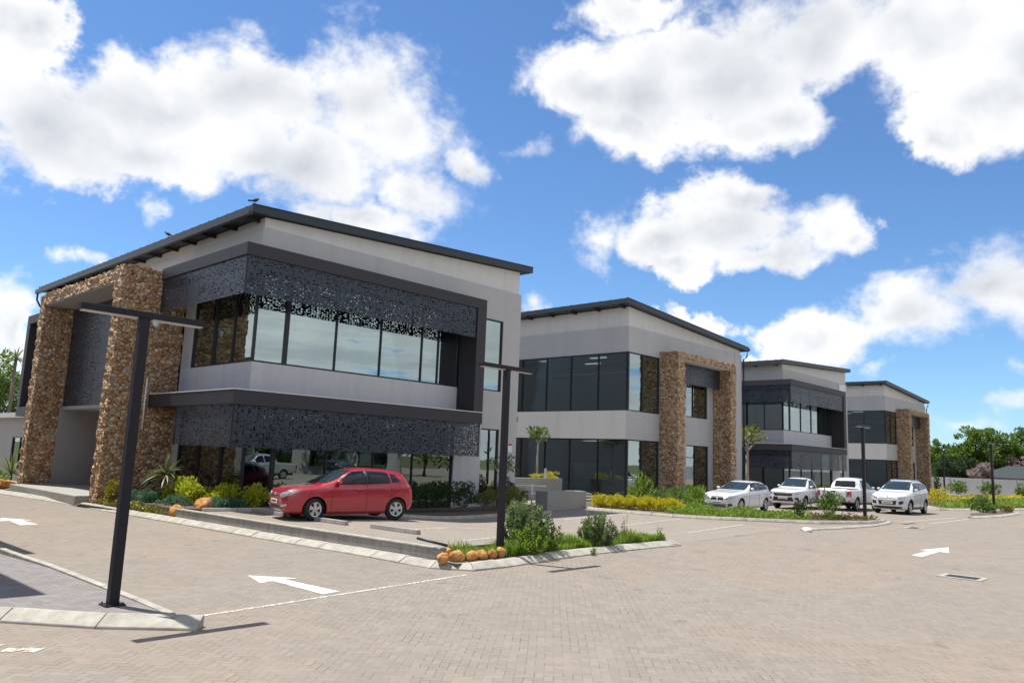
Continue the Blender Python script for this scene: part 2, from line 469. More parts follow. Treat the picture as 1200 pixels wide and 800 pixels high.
def sloped_roof(root, x0, x1, y0, y1, zl, zr, th=.28):
    m = MB()
    m.hexa([(x0, y0, zl-th), (x1, y0, zr-th), (x1, y1, zr-th), (x0, y1, zl-th)], [(x0, y0, zl), (x1, y0, zr), (x1, y1, zr), (x0, y1, zl)])
    # capping lips along both verges and a few sheet ribs
    for yy in (y0-.02, y1-.04):
        m.hexa([(x0-.01, yy, zl+.002), (x1+.01, yy, zr+.002), (x1+.01, yy+.06, zr+.002), (x0-.01, yy+.06, zl+.002)],
               [(x0-.01, yy, zl+.035), (x1+.01, yy, zr+.035), (x1+.01, yy+.06, zr+.035), (x0-.01, yy+.06, zl+.035)])
    k = y0+.5
    while k < y1-.3:
        m.hexa([(x0, k, zl+.001), (x1, k, zr+.001), (x1, k+.04, zr+.001), (x0, k+.04, zl+.001)],
               [(x0, k+.01, zl+.03), (x1, k+.01, zr+.03), (x1, k+.03, zr+.03), (x0, k+.03, zl+.03)])
        k += .7
    return m.build('roof', 'roof_metal', root)

def wedge(mb, x0, x1, y0, y1, z0, zl, zr):
    mb.hexa([(x0, y0, z0), (x1, y0, z0), (x1, y1, z0), (x0, y1, z0)], [(x0, y0, zl), (x1, y0, zr), (x1, y1, zr), (x0, y1, zl)])

def building_screened(loc, label, near=True):
    """block with the dark projecting frame, perforated screens and a stone gateway on its side"""
    root = thing('office_building', loc, label, 'office building', 'two storey office blocks in a row')
    W, D = 14.39, 24.0
    # roof
    xl, xr = .51, 14.94; sl = (11.02-10.22)/(14.94-.51)
    zt = lambda x: 10.22+(x-.51)*sl
    rf = sloped_roof(root, xl, xr, .90, D+.3, zt(xl), zt(xr), .26)
    g = MB(); g.box(xl-.13, xl-.005, .86, D+.35, 9.84, 9.97); g.box(xl-.145, xl-.13, .86, D+.35, 9.84, 10.06)
    g.build('gutter', 'gutter_metal', root, bevel=.01)
    p = MB(); p.tube([(xl-.07, D+.1, 9.84), (xl-.07, D+.1, 9.5), (xl+.1, D+.1, 9.2), (1.0, D+.1, 8.75), (1.02, D+.1, 3.2)], .05)
    p.build('downpipe', 'metal_dark', root, True)
    yy = 1.5
    for i in range(14):
        r = MB(); r.box(.53, 1.2, yy, yy+.08, 9.83, 9.955)
        if not near and i % 2: pass
        r.build('rafter', 'rafter_wood', root); yy += 1.65
    # walls
    w = MB()
    w.box(1.07, W, 1.08, 1.33, 8.15, 9.6); w.box(1.07, 1.32, 1.33, D, 8.15, 9.6); w.box(W-.25, W, 1.33, D, 3.3, 9.6); w.box(1.32, W-.25, D-.25, D, 0, 9.6)
    w.box(W-.25, W, 1.33, D, -.2, 3.3)
    w.box(11.083, 12.06, 1.08, 1.33, 3.35, 8.15); w.box(13.24, W, 1.08, 1.33, -.2, 8.15)
    w.box(12.06, 13.24, 1.08, 1.33, 3.24, 4.92); w.box(12.06, 13.24, 1.08, 1.33, -.2, .25)
    w.box(1.07, 1.32, 5.75, 6.6, 4.89, 8.15); w.box(1.07, 1.32, 6.12, 6.6, -.3, 3.35)
    w.box(1.07, 1.32, 16.37, 17.2, -.3, 8.15); w.box(1.07, 1.32, 22.8, D, -.3, 8.15); w.box(1.07, 1.32, 17.2, 22.8, 3.35, 4.89); w.box(1.07, 1.32, 17.2, 22.8, -.3, .3)
    w.box(1.07, 1.32, 7.38, 15.59, 3.55, 8.15)
    w.build('wall', 'plaster_grey', root)
    w = MB(); wedge(w, 1.15, W-.08, 1.16, 1.36, 9.6, zt(1.15)-.29, zt(W-.08)-.29); w.box(1.15, 1.35, 1.36, D-.08, 9.6, zt(1.15)-.29)
    wedge(w, 1.35, W-.08, D-.28, D-.08, 9.6, zt(1.35)-.29, zt(W-.08)-.29); w.box(W-.28, W-.08, 1.36, D-.28, 9.6, zt(W-.28)-.30)
    w.build('parapet_wall', 'plaster_light', root)
    w = MB(); w.box(1.07, 10.55, 1.08, 1.33, 3.82, 4.89); w.box(1.07, 1.32, 1.33, 6.6, 3.82, 4.89)
    w.build('sill_wall', 'plaster_white', root)
    w = MB(); w.box(10.5, 12.06, 1.02, 1.33, -.2, 3.35)
    w.build('pier', 'plaster_white', root)
    # dark frame
    f = MB()
    f.box(0, 11.08, 0, 1.07, 8.22, 8.65); f.box(0, 1.06, 1.07, 6.6, 8.22, 8.65)
    f.box(10.55, 11.08, 0, 1.07, 3.82, 8.22)
    f.box(0, 11.08, 0, 1.07, 3.35, 3.82); f.box(0, 1.06, 1.07, 6.6, 3.35, 3.82)
    f.build('facade_frame', 'frame_paint', root, bevel=.012)
    f = MB(); f.box(0, 1.06, 16.37, 23.5, 8.0, 8.45); f.box(0, 1.06, 16.37, 23.5, 3.15, 3.62); f.box(0, 1.06, 23.0, 23.5, 3.62, 8.0)
    f.build('facade_frame', 'frame_paint', root, bevel=.012)
    f = MB(); f.box(-.012, .03, -.012, 6.6, 3.822, 3.85); f.box(.03, 11.09, -.012, .03, 3.822, 3.85)
    f.build('flashing', 'pipe_white', root)  # ledge flashing, its white colour carries the sunlit line along the edge
    # screens
    screen(root, 'y', .06, .075, 10.53, 6.95, 8.215); screen(root, 'x', .06, .09, 6.57, 6.95, 8.215, 2.1)
    screen(root, 'y', .06, .075, 11.04, 2.0, 3.345); screen(root, 'x', .06, .09, 4.3, 2.0, 3.345, 2.1)
    screen(root, 'x', -.2, 7.42, 15.55, 3.5, 7.9, 1.63)
    # glazing
    window(root, 'y', 1.1, 1.10, 10.55, 4.89, 8.22, (2.32, 4.37, 6.43, 8.52, 9.42), thick=(2.32,))
    window(root, 'x', 1.1, 1.16, 5.75, 4.89, 8.22, (2.63, 4.07), thick=(4.07,))
    window(root, 'y', 1.1, 1.10, 10.5, -.1, 3.34, (2.2, 4.32, 6.41, 8.35), thick=(2.2,), gl='glass_mid')
    window(root, 'x', 1.1, 1.16, 6.12, -.1, 3.34, (2.77, 4.52), thick=(2.77, 4.52), gl='glass_mid')
    window(root, 'y', 1.12, 12.06, 13.24, 4.92, 8.15); window(root, 'y', 1.12, 12.06, 13.24, .25, 3.24)
    window(root, 'x', 1.12, 17.2, 22.8, 4.89, 8.0, (19.0, 20.9)); window(root, 'x', 1.12, 17.2, 22.8, .3, 3.15, (19.0, 20.9))
    # corner mullion
    c = MB(); c.box(1.075, 1.155, 1.085, 1.155, 4.89, 8.22); c.box(1.075, 1.155, 1.085, 1.155, -.1, 3.34)
    c.build('corner_post', 'alu_frame', root)
    # stone gateway
    stone_block('stone_pillar', -1.41, 1.06, 6.61, 7.38, -.35, 8.6, root)
    stone_block('stone_pillar', -1.41, 1.06, 15.6, 16.36, -.35, 8.45, root)
    stone_block('stone_beam', -1.40, -.55, 7.385, 15.595, 7.98, 8.52, root)
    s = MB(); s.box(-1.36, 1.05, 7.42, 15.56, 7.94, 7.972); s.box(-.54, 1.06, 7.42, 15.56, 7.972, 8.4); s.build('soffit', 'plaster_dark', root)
    # entrance lobby
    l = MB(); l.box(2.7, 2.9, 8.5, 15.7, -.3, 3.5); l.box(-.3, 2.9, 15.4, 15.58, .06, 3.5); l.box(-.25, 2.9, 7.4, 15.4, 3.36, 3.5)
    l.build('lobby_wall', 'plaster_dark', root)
    d = MB(); d.box(2.75, 2.85, 7.42, 8.5, .06, 3.3); d.build('lobby_door', 'alu_frame', root)
    s = MB(); s.box(-1.85, 2.9, 7.42, 15.56, -.4, .06); s.build('entrance_step', 'concrete', root, bevel=.02)
    # interior seen through the glass
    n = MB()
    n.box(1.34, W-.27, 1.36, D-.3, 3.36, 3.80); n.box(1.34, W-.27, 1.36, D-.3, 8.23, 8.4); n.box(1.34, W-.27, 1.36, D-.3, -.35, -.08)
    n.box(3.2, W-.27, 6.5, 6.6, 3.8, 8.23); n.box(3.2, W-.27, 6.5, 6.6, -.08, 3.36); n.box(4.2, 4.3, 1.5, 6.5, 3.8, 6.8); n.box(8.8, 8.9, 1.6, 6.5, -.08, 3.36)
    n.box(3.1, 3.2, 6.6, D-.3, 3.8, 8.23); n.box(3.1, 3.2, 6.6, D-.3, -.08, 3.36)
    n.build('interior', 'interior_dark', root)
    n = MB(); n.box(1.5, 10.4, 1.6, 1.64, 7.35, 8.2)
    n.build('blind_pelmet', 'interior_light', root)
    for k in range(3):
        q = MB(); q.box(2.0+2.6*k, 3.4+2.6*k, 2.6, 3.3, -.07, .72); q.build('desk', 'interior_light', root)
    return root

def building_gateway(loc, label, furnish=True):
    """block with corner windows and the stone gateway on its street front"""
    root = thing('office_building', loc, label, 'office building', 'two storey office blocks in a row')
    W, D = 13.55, 22.0
    xl, xr = -.61, 14.05; sl = (10.15-11.06)/(14.2+.61)
    zt = lambda x: 11.06+(x+.61)*sl
    sloped_roof(root, xl, xr, -.30, D+.3, zt(xl), zt(xr), .26)
    g = MB(); g.box(xr+.005, xr+.13, -.34, D+.3, zt(xr)-.22, zt(xr)-.04); g.build('gutter', 'gutter_metal', root, bevel=.02)
    p = MB(); p.tube([(xr+.06, -.15, zt(xr)-.2), (xr+.06, -.15, zt(xr)-.5), (xr-.04, -.15, zt(xr)-.65), (W+.06, -.12, zt(xr)-.85), (W+.06, -.12, -.2)], .05)
    p.build('downpipe', 'metal_dark', root, True)
    yy = .3
    for i in range(12):
        r = MB(); r.box(xl+.03, .1, yy, yy+.09, zt(0)-.40, zt(0)-.285); r.build('rafter', 'rafter_wood', root); yy += 1.75
    w = MB()
    w.box(0, 12.5, 0, .25, 8.15, 9.6); w.box(12.54, W, -.0, .25, -.2, 9.6); w.box(0, .25, .25, D, 8.15, 9.6)
    w.box(W-.25, W, .25, D, -.2, 9.6); w.box(.25, W-.25, D-.25, D, -.2, 9.6)
    w.box(3.2, 6.25, 0, .25, -.2, 8.15); w.box(8.95, 12.5, 0, .25, -.2, 8.15)
    w.box(6.25, 8.95, 0, .25, 7.0, 8.15); w.box(6.25, 8.95, 0, .25, 3.2, 4.9); w.box(8.83, 8.95, 0, .25, 4.9, 7.0)
    w.box(-.22, 3.2, -.03, .25, 3.27, 4.84); w.box(-.22, .25, .25, D, 3.27, 4.84)
    w.box(0, .25, 9.4, D, -.2, 3.27); w.box(0, .25, 9.4, D, 4.84, 8.15)
    w.build('wall', 'plaster_grey', root)
    w = MB(); wedge(w, .08, W-.08, .08, .28, 9.6, zt(.08)-.29, zt(W-.08)-.29); w.box(.08, .28, .28, D-.08, 9.6, zt(.28)-.29)
    w.box(W-.28, W-.08, .28, D-.08, 9.6, zt(W-.08)-.30); wedge(w, .28, W-.28, D-.28, D-.08, 9.6, zt(.28)-.29, zt(W-.28)-.29)
    w.build('parapet_wall', 'plaster_light', root)
    window(root, 'x', .02, .08, 9.4, 4.84, 8.14, (2.1, 4.1, 6.0, 7.98), gl='glass_dark'); window(root, 'y', .02, .08, 3.2, 4.84, 8.14, (1.5,), thick=(1.5,))
    window(root, 'x', .02, .08, 9.4, -.05, 3.26, (2.04, 4.08, 5.98, 7.92), gl='glass_dark'); window(root, 'y', .02, .08, 3.2, -.05, 3.26, (1.5,), thick=(1.5,))
    window(root, 'y', .05, 6.25, 8.83, 4.9, 7.0, (7.15,)); window(root, 'y', .05, 6.25, 8.95, -.05, 3.2, (7.4,), (2.45,))
    c = MB(); c.box(.0, .075, .0, .075, 4.84, 8.14); c.box(.0, .075, .0, .075, -.05, 3.26); c.build('corner_post', 'alu_frame', root)
    stone_block('stone_pillar', 3.2, 4.05, -1.24, -.005, -.35, 8.52, root); stone_block('stone_pillar', 9.55, 10.3, -1.24, -.005, -.35, 8.5, root)
    stone_block('stone_beam', 4.055, 9.545, -1.23, -.55, 8.1, 8.5, root)
    s = MB(); s.box(4.07, 9.53, -1.19, -.01, 8.06, 8.092); s.box(4.07, 9.53, -.54, -.01, 8.092, 8.42); s.build('soffit', 'plaster_light', root)
    screen(root, 'y', -.5, 4.07, 9.53, 6.83, 8.05, 1.82)
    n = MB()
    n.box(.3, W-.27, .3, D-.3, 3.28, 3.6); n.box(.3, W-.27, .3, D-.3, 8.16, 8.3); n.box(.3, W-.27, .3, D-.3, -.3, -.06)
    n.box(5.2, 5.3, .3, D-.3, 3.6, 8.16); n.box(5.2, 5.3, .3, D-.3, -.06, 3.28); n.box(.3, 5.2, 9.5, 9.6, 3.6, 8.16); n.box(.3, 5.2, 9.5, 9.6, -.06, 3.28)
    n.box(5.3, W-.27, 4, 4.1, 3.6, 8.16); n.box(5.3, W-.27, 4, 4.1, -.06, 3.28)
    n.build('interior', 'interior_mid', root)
    for k, (lx, ly) in enumerate(((1.3, 2.6), (1.1, 7.0), (3.4, 4.6))):
        for lz in (3.24, 8.12):
            q = MB(); q.box(lx, lx+.25, ly, ly+1.1, lz, lz+.03); q.build('ceiling_lamp', 'ceiling_lamp', root)
    n = MB(); n.box(.30, .36, .36, 9.3, 7.0, 7.09); n.box(.30, 5.1, .30, .36, 7.0, 7.09)
    if furnish:
        for k, (x, y, a, b, h) in enumerate(((1.2, 1.0, .7, 1.5, .75), (1.0, 3.0, .7, 1.4, .75), (2.6, 2.0, .5, .5, 1.2), (1.4, 5.0, .7, 1.5, .75), (3.2, 4.4, .4, 1.8, 1.9), (1.3, 1.3, .1, .5, 1.15), (1.1, 3.3, .1, .5, 1.15))):
            q = MB(); q.box(x, x+a, y, y+b, -.05, h); q.build('desk' if h < 1 else 'partition', 'interior_light', root)
        q = MB(); q.box(4.9, 5.1, .8, 1.6, .9, 2.2); q.build('wall_panel', 'interior_light', root)
    n.build('blind_rail', 'interior_light', root)
    return root

b1 = building_screened((0, 0, 0), 'nearest grey office block with dark perforated screens in a black frame, behind the red hatchback')
b2 = building_gateway((23.72, 1.40, 0), 'second office block with a brown stone gateway, directly behind the yellow hedge')
b3 = building_screened((44.09, .87, 0), 'third office block with black framed screened upper floor, behind the white single cab pickup', False)
b4 = building_gateway((69.75, 2.25, 0), 'farthest office block with a stone gateway, at the far end of the row', False)
# wall features of the nearest block
wing = thing('office_wing', (1.1, 24.4, 0), 'low single storey plaster wing past the far stone pillar of the screened block', 'building wing')
w = MB(); w.box(0, .25, 0, .6, -.3, 3.15); w.box(0, .25, .6, 3.4, 2.1, 3.15); w.box(0, .25, .6, 3.4, -.3, .25); w.box(0, .25, 3.4, 12, -.3, 3.15); w.box(.25, 8, 11.75, 12, -.3, 3.15); w.box(7.75, 8, 0, 11.75, -.3, 3.15)
w.build('wall', 'plaster_dark', wing)  # darker plaster puts the shade on this wall into its colour
w = MB(); w.box(-.45, 8.05, -.02, 12.05, 3.152, 3.42); w.build('roof', 'plaster_grey', wing)  # overhang added to keep the sun off the drive side wall
window(wing, 'x', .03, .6, 3.4, .25, 2.1, (2.0,))
# small fittings
def camera_dome(loc):
    t = thing('security_camera', loc, 'small cream security camera on the stone pillar beside the lamp head', 'camera')
    m = MB(); m.box(-.06, .06, -.02, 0, -.1, .12); m.tube([(0, -.02, .06), (0, -.16, .04), (0, -.2, -.04)], .03); m.build('bracket', 'pipe_white', t)
    m = MB(); m.lathe([(-.24, .0), (-.22, .07), (-.14, .115), (-.05, .12), (0, .09), (.01, 0)], axis='z', n=20, c=(0, -.22, .02)); m.build('housing', 'pipe_white', t, True)
camera_dome((-.12, 6.56, 6.55))
t = MB(); t.tube([(0, 0, 0), (0, 0, 1.95)], .035, 10); t.tube([(0, 0, .95), (0, .05, .95)], .06, 8); 
o = t.build('conduit_pipe', 'pipe_white', None, True); o.location = (-.15, 6.53, 2.5); tag(o, 'white vertical pipe fixed to the nearest stone pillar above the garden bed', 'pipe')
s = thing('wall_sign', (13.95, 1.05, 2.55), 'small white sign with a red top on the right end of the screened block', 'sign')
m = MB(); m.box(-.13, .13, -.015, .0, -.3, .1); m.build('plate', 'paint_white', s); m = MB(); m.box(-.12, .12, -.02, -.016, .0, .09); m.build('red_panel', 'sign_red', s)
s = MB(); s.box(-.75, .75, -.03, 0, -.42, .42); o = s.build('white_panel', 'paint_white'); o.location = (44.09+13.2, .87+1.06, 9.08)  # plain white panel where the wall has a pale patch
tag(o, 'blank white panel high on the third block beside its black frame', 'sign board')
c = MB(); c.box(14.45, 22.2, 8.2, 9.2, 4.15, 4.45); c.box(14.45, 14.7, 8.3, 9.1, 4.451, 4.5)
o = c.build('entrance_canopy', 'concrete'); tag(o, 'flat concrete canopy slab between the first and second blocks', 'canopy')
def bird(loc, rz, label):
    m = MB()
    m.tube([(-.14, 0, .06), (-.06, 0, .09), (.02, 0, .13), (.09, 0, .15), (.13, 0, .20), (.17, 0, .21), (.20, 0, .205)], [.012, .04, .065, .06, .035, .042, .012], 10)
    m.tube([(-.28, 0, .02), (-.2, 0, .045), (-.1, 0, .07)], [.03, .035, .03], 6); m.tube([(.19, 0, .21), (.24, 0, .20)], [.012, .003], 6)
    m.tube([(.02, .02, .09), (.03, .02, 0)], .007, 5); m.tube([(.02, -.02, .09), (.03, -.02, 0)], .007, 5)
    o = m.build('perched_bird', 'bird_feather', None, True); o.location = loc; o.rotation_euler = (0, 0, rz)
    tag(o, label, 'bird', 'birds on the roof edge')
bird((.56, .93, 10.26), R(20), 'dark bird perched on the sharp front corner of the nearest roof')
bird((.53, 7.7, 10.23), R(120), 'dark bird perched halfway along the gutter edge of the nearest roof')
# ------------------------------------------------------------------ ground
def zr(x, y=0):
    return -.30+.15*sst((x-6)/14)
def zl(x, y=0):
    a = sst((x-2.6)/5.6)
    return (1-a)*0.+a*(zr(x)+.004)

def tri_sheet(name, poly, zf, m, step=1.5, skirt=.0, kind='structure'):
    """a paved sheet with the outline poly, following the height zf, cut into a grid"""
    bm = bmesh.new(); vs = [bm.verts.new((x, y, 0)) for x, y in poly]; f = bm.faces.new(vs)
    if f.normal.z < 0: f.normal_flip()
    xs = [p[0] for p in poly]; ys = [p[1] for p in poly]
    for ax, lo, hi in ((0, min(xs), max(xs)), (1, min(ys), max(ys))):
        k = lo+step
        while k < hi:
            co = [0, 0, 0]; no = [0, 0, 0]; co[ax] = k; no[ax] = 1
            bmesh.ops.bisect_plane(bm, geom=bm.verts[:]+bm.edges[:]+bm.faces[:], plane_co=co, plane_no=no); k += step
    if skirt:
        be = [e for e in bm.edges if e.is_boundary]
        r = bmesh.ops.extrude_edge_only(bm, edges=be)
        low = [v for v in r['geom'] if isinstance(v, bmesh.types.BMVert)]; lset = set(low)
        for v in bm.verts: v.co.z = zf(v.co.x, v.co.y)-(skirt if v in lset else 0)
    else:
        for v in bm.verts: v.co.z = zf(v.co.x, v.co.y)
    bmesh.ops.recalc_face_normals(bm, faces=bm.faces)
    me = bpy.data.meshes.new(name); bm.to_mesh(me); bm.free()
    for p in me.polygons:
        if p.normal.z < -.5: me.flip_normals(); break
    o = link_mesh(name, me, m); tag(o, kind=kind)
    return o

tri_sheet('ground', [(-500, -500), (900, -500), (900, 700), (-500, 700)], lambda x, y: -.42, 'grass_ground', 100)
tri_sheet('road', [(-60, -70), (110, -70), (110, 60), (-60, 60)], zr, 'pavers', 2.0)
LOT = [(-.95, 1.2), (-.48, -10.2), (3, -10.15), (8, -10.2), (9, -10.9), (16.4, -10.9), (16.4, -1.0), (13.5, -1.9), (6.4, -1.9), (3, -1.3), (2.2, -.6), (1.4, .1), (.2, .3), (-.4, .4)]
tri_sheet('parking_lot', LOT, zl, 'pavers_lot', 1.0, skirt=.03)
# forecourt between the two blocks, and the bays on the far side of the bed
tri_sheet('forecourt', [(13.0, -1.85), (16.3, -1.0), (18, .9), (23.4, 1.2), (23.4, 8.5), (14.5, 8.5), (14.5, .9), (13.0, .9)], lambda x, y: zl(x)+.006, 'pavers_lot', 1.5, skirt=.3)
tri_sheet('forecourt', [(21.6, -9.2), (60, -9.4), (60, -1.2), (21.6, -1.2)], lambda x, y: zr(x)+.006, 'pavers_lot', 3)

def kerb(name, path, w=.38, h=.13, inner=.16, side=1, m='kerb', zf=zr, seg=.95):
    """sloping kerb stones laid end to end along path (outer foot line)"""
    pts = [Vector(p) for p in path]
    # smooth polyline resample
    L = [0]
    for a, b in zip(pts, pts[1:]): L.append(L[-1]+(b-a).length)
    n = max(2, int(L[-1]/seg)); P = []
    for i in range(n+1):
        s = L[-1]*i/n; k = max(j for j in range(len(L)) if L[j] <= s+1e-9); k = min(k, len(pts)-2)
        P.append(pts[k].lerp(pts[k+1], (s-L[k])/(L[k+1]-L[k])))
    N = []
    for i, p in enumerate(P):
        t = (P[min(i+1, n)]-P[max(i-1, 0)]).normalized(); N.append(Vector((-t.y, t.x))*side)
    mb = MB()
    rr = random.Random(len(path)*7+int(path[0][0]*10))
    for i in range(n):
        j = rr.uniform(-.006, .006); g = .006/max(.1, (P[i+1]-P[i]).length)
        a, b = P[i].lerp(P[i+1], g), P[i+1].lerp(P[i], g); na, nb = N[i], N[i+1]
        za, zb = zf(a.x, a.y), zf(b.x, b.y)
        sec = lambda p, nn, z: [(p.x, p.y, z-.15), (p.x+nn.x*w, p.y+nn.y*w, z-.15), (p.x+nn.x*w, p.y+nn.y*w, z+h+j), (p.x+nn.x*(w-inner), p.y+nn.y*(w-inner), z+h+j), (p.x+nn.x*.015, p.y+nn.y*.015, z+.03+j)]
        A, B = sec(a, na, za), sec(b, nb, zb); k = len(A); v = A+B
        mb.add(v, [tuple(range(k)), tuple(range(2*k-1, k-1, -1))]+[(q, q+k, (q+1) % k+k, (q+1) % k) for q in range(k)])
    o = mb.build(name, m, None, bevel=.012); tag(o, kind='structure')
    return o
K1 = [(-2.6, 16), (-2.2, 12), (-1.95, 9.3), (-1.65, 3.4), (-1.5, .6), (-1.28, -4.3), (-1.05, -7.8), (-.98, -10.1), (-.93, -10.8), (-.75, -11.3), (-.35, -11.6), (.5, -11.58), (1.4, -11.46), (2.9, -11.25), (4.35, -11.15), (7.0, -11.15), (8.2, -11.25)]
kerb('kerb', K1)
kerb('kerb', [(8.2, -11.25), (8.62, -10.9), (8.4, -10.35), (7.6, -10.15)], h=.07)
# low concrete retaining wall along the drive
wl = [(-1.14, 1.15), (-.9, -4.3), (-.68, -7.8), (-.52, -10.65)]
m = MB()
for (a, b) in zip(wl, wl[1:]):
    m.hexa([(a[0], a[1], -.4), (a[0]+.16, a[1], -.4), (b[0]+.16, b[1], -.4), (b[0], b[1], -.4)], [(a[0], a[1], .045), (a[0]+.16, a[1], .045), (b[0]+.16, b[1], .045), (b[0], b[1], .045)])
o = m.build('retaining_wall', 'wall_concrete', None, bevel=.012); tag(o, 'low stained concrete retaining wall between the drive and the parking bays', 'low wall')
c = MB()
for (a, b) in zip(wl, wl[1:]):
    c.hexa([(a[0]-.015, a[1], .048), (a[0]+.175, a[1], .048), (b[0]+.175, b[1], .048), (b[0]-.015, b[1], .048)], [(a[0]-.01, a[1], .075), (a[0]+.17, a[1], .075), (b[0]+.17, b[1], .075), (b[0]-.01, b[1], .075)])
c.build('coping', 'kerb', o)
# beds
tri_sheet('planting_soil', [(-.6, -11.25), (1.4, -11.05), (4.3, -10.75), (8.25, -10.85), (8.0, -10.19), (3, -10.15), (-.5, -10.2)], lambda x, y: zr(x)+.14-.02, 'soil', 1.0)
BED1 = [(-1.12, 6.6), (-1.14, 1.2), (-.4, .42), (.2, .32), (1.4, .12), (2.2, -.58), (3, -1.28), (6.4, -1.88), (13.4, -1.88), (13.4, 1.05), (1.0, 1.05), (1.0, 6.6)]
tri_sheet('planting_soil', BED1, lambda x, y: max(zl(x)+.07, -.12), 'soil', 1.0, skirt=.4)
tri_sheet('planting_soil', [(-1.9, 7.3), (-1.3, 7.3), (-1.12, 6.6), (-1.1, 1.2), (-1.3, 1.0), (-1.55, 4.)], lambda x, y: -.2, 'soil', 1.0)
kerb('kerb', [(-.5, .27), (.2, .15), (1.32, -.05), (2.1, -.75), (2.95, -1.45), (6.4, -2.05), (13.4, -2.05)], w=.17, h=.11, inner=.12, zf=zl, seg=1.0)
BED2 = [(16.75, -1.3), (16.8, -3.5), (16.95, -5.5), (17.6, -7.3), (20.1, -10.35), (23.3, -11.5), (24.9, -11.4), (25.2, -10.7), (23.4, -9.0), (21.7, -7.6), (21.4, -3), (22.4, .0), (34, -.1), (34, 1.3), (24, 1.3), (18.2, .7)]
tri_sheet('planting_soil', BED2, lambda x, y: zr(x)+.10, 'soil', 1.0, skirt=.3)
kerb('kerb', [(18.0, .75), (16.55, -1.3), (16.6, -3.5), (16.75, -5.6), (17.45, -7.4), (20.0, -10.55), (23.2, -11.75), (25.0, -11.65), (25.5, -10.7), (23.6, -8.8)], w=.22, h=.12, inner=.14)
# flat apron in front of that bed, with a low kerb and a white painted stone at its tip
kerb('kerb', [(16.2, -11.5), (18.5, -12.0), (21.0, -12.25), (23.8, -12.1), (25.2, -11.7)], w=.2, h=.07, inner=.12)
kerb('kerb', [(34.2, -12.9), (36.5, -13.35), (40, -13.5), (44, -13.3), (46, -12.6)], w=.3, h=.1)
tri_sheet('planting_soil', [(34.4, -12.7), (36.5, -13.1), (40, -13.2), (44, -13), (45.6, -12.5), (45, -11.9), (38, -11.9)], lambda x, y: zr(x)+.09, 'soil', 1.5)
FB = [(41.5, -9.4), (46, -11.2), (52, -12.2), (70, -14.2), (92, -16.5), (92, 0), (85, -1.2), (58, -1.8), (52, -4.8), (45, -7.6)]
tri_sheet('planting_soil', FB, lambda x, y: zr(x)+.09, 'soil', 2.5, skirt=.2)
kerb('kerb', [(57.5, -1.7), (51.8, -4.7), (45, -7.5), (41.2, -9.5), (46, -11.4), (52, -12.4), (70, -14.4), (92, -16.7)], w=.3, h=.12)
# corner island at the lower left
ISL = [(-7.12, -13.0), (-7.1, -11.5), (-7.1, -8), (-7.3, -5.7), (-7.3, 20), (-30, 20), (-30, 4), (-16, -4.2), (-11, -8.6), (-9.3, -10.4), (-8.55, -11.2), (-7.9, -12.0), (-7.35, -12.7)]
tri_sheet('paved_island', ISL, lambda x, y: -.172, 'pavers_grey', 1.0, skirt=.2)
kerb('kerb', [(-6.98, -13.35), (-7.45, -13.18), (-8.05, -12.3), (-8.75, -11.42), (-9.5, -10.62), (-11.2, -8.82), (-16.2, -4.4)], side=-1, w=.30, h=.14, inner=.05, seg=1.2)
kerb('kerb', [(-6.93, 20), (-6.93, -5.6), (-6.85, -8), (-6.86, -11.5), (-6.90, -12.7)], w=.20, h=.135, inner=.12, side=-1, seg=1.2)
# painted marks
def mark(name, poly, z=.006, m='paint', zf=zr):
    return tri_sheet(name, poly, lambda x, y: zf(x, y)+z, m, 1.0)
def line(a, b, w=.1, zf=zr, m='paint_worn', z=.006):
    a, b = Vector(a), Vector(b); t = (b-a).normalized(); n = Vector((-t.y, t.x))*w/2
    mark('road_marking', [tuple(a-n), tuple(b-n), tuple(b+n), tuple(a+n)], z, m, zf)
line((-6.65, -12.55), (-.85, -11.82), .085)
for ya in (-1.75+0, -4.2, -6.75, -9.3):
    line((1.35, ya), (6.1, ya+.25), .10, zl)
for ya in (-3.9, -6.5, -9.2):
    line((11.6, ya-.25), (16.3, ya+.1), .10, lambda x, y: zl(x)+.004)
for ya in (-4.0, -6.7, -9.0):
    line((23.2, ya), (27.5, ya+.2), .10, lambda x, y: zr(x)+.006)
line((25.8, -11.9), (34, -12.2), .10); line((26.5, -12.9), (33.0, -12.9), .10)
mark('road_marking', [(-4.35, -9.72), (-4.58, -10.58), (-4.29, -10.50), (-4.29, -12.06), (-3.92, -12.0), (-4.03, -10.45), (-3.76, -10.47)])
mark('road_marking', [(-5.06, 3.35), (-5.4, 2.3), (-5.1, 2.4), (-5.2, 1.0), (-4.75, 1.0), (-4.8, 2.4), (-4.5, 2.3)])
mark('road_marking', [(11.95, -16.52), (13.7, -16.50), (13.6, -16.78), (15.25, -16.36), (13.6, -15.98), (13.7, -16.20), (12.0, -16.22)], m='paint')
rr = random.Random(3)
for k in range(4):
    x, y = -9.15+.13*k, -12.6-.22*k+rr.uniform(-.1, .1)
    mark('road_marking', [(x+.12*math.cos(t)+rr.uniform(-.05, .05), y+.08*math.sin(t)+rr.uniform(-.05, .05)) for t in [i*math.pi/4 for i in range(8)]], m='paint_worn')
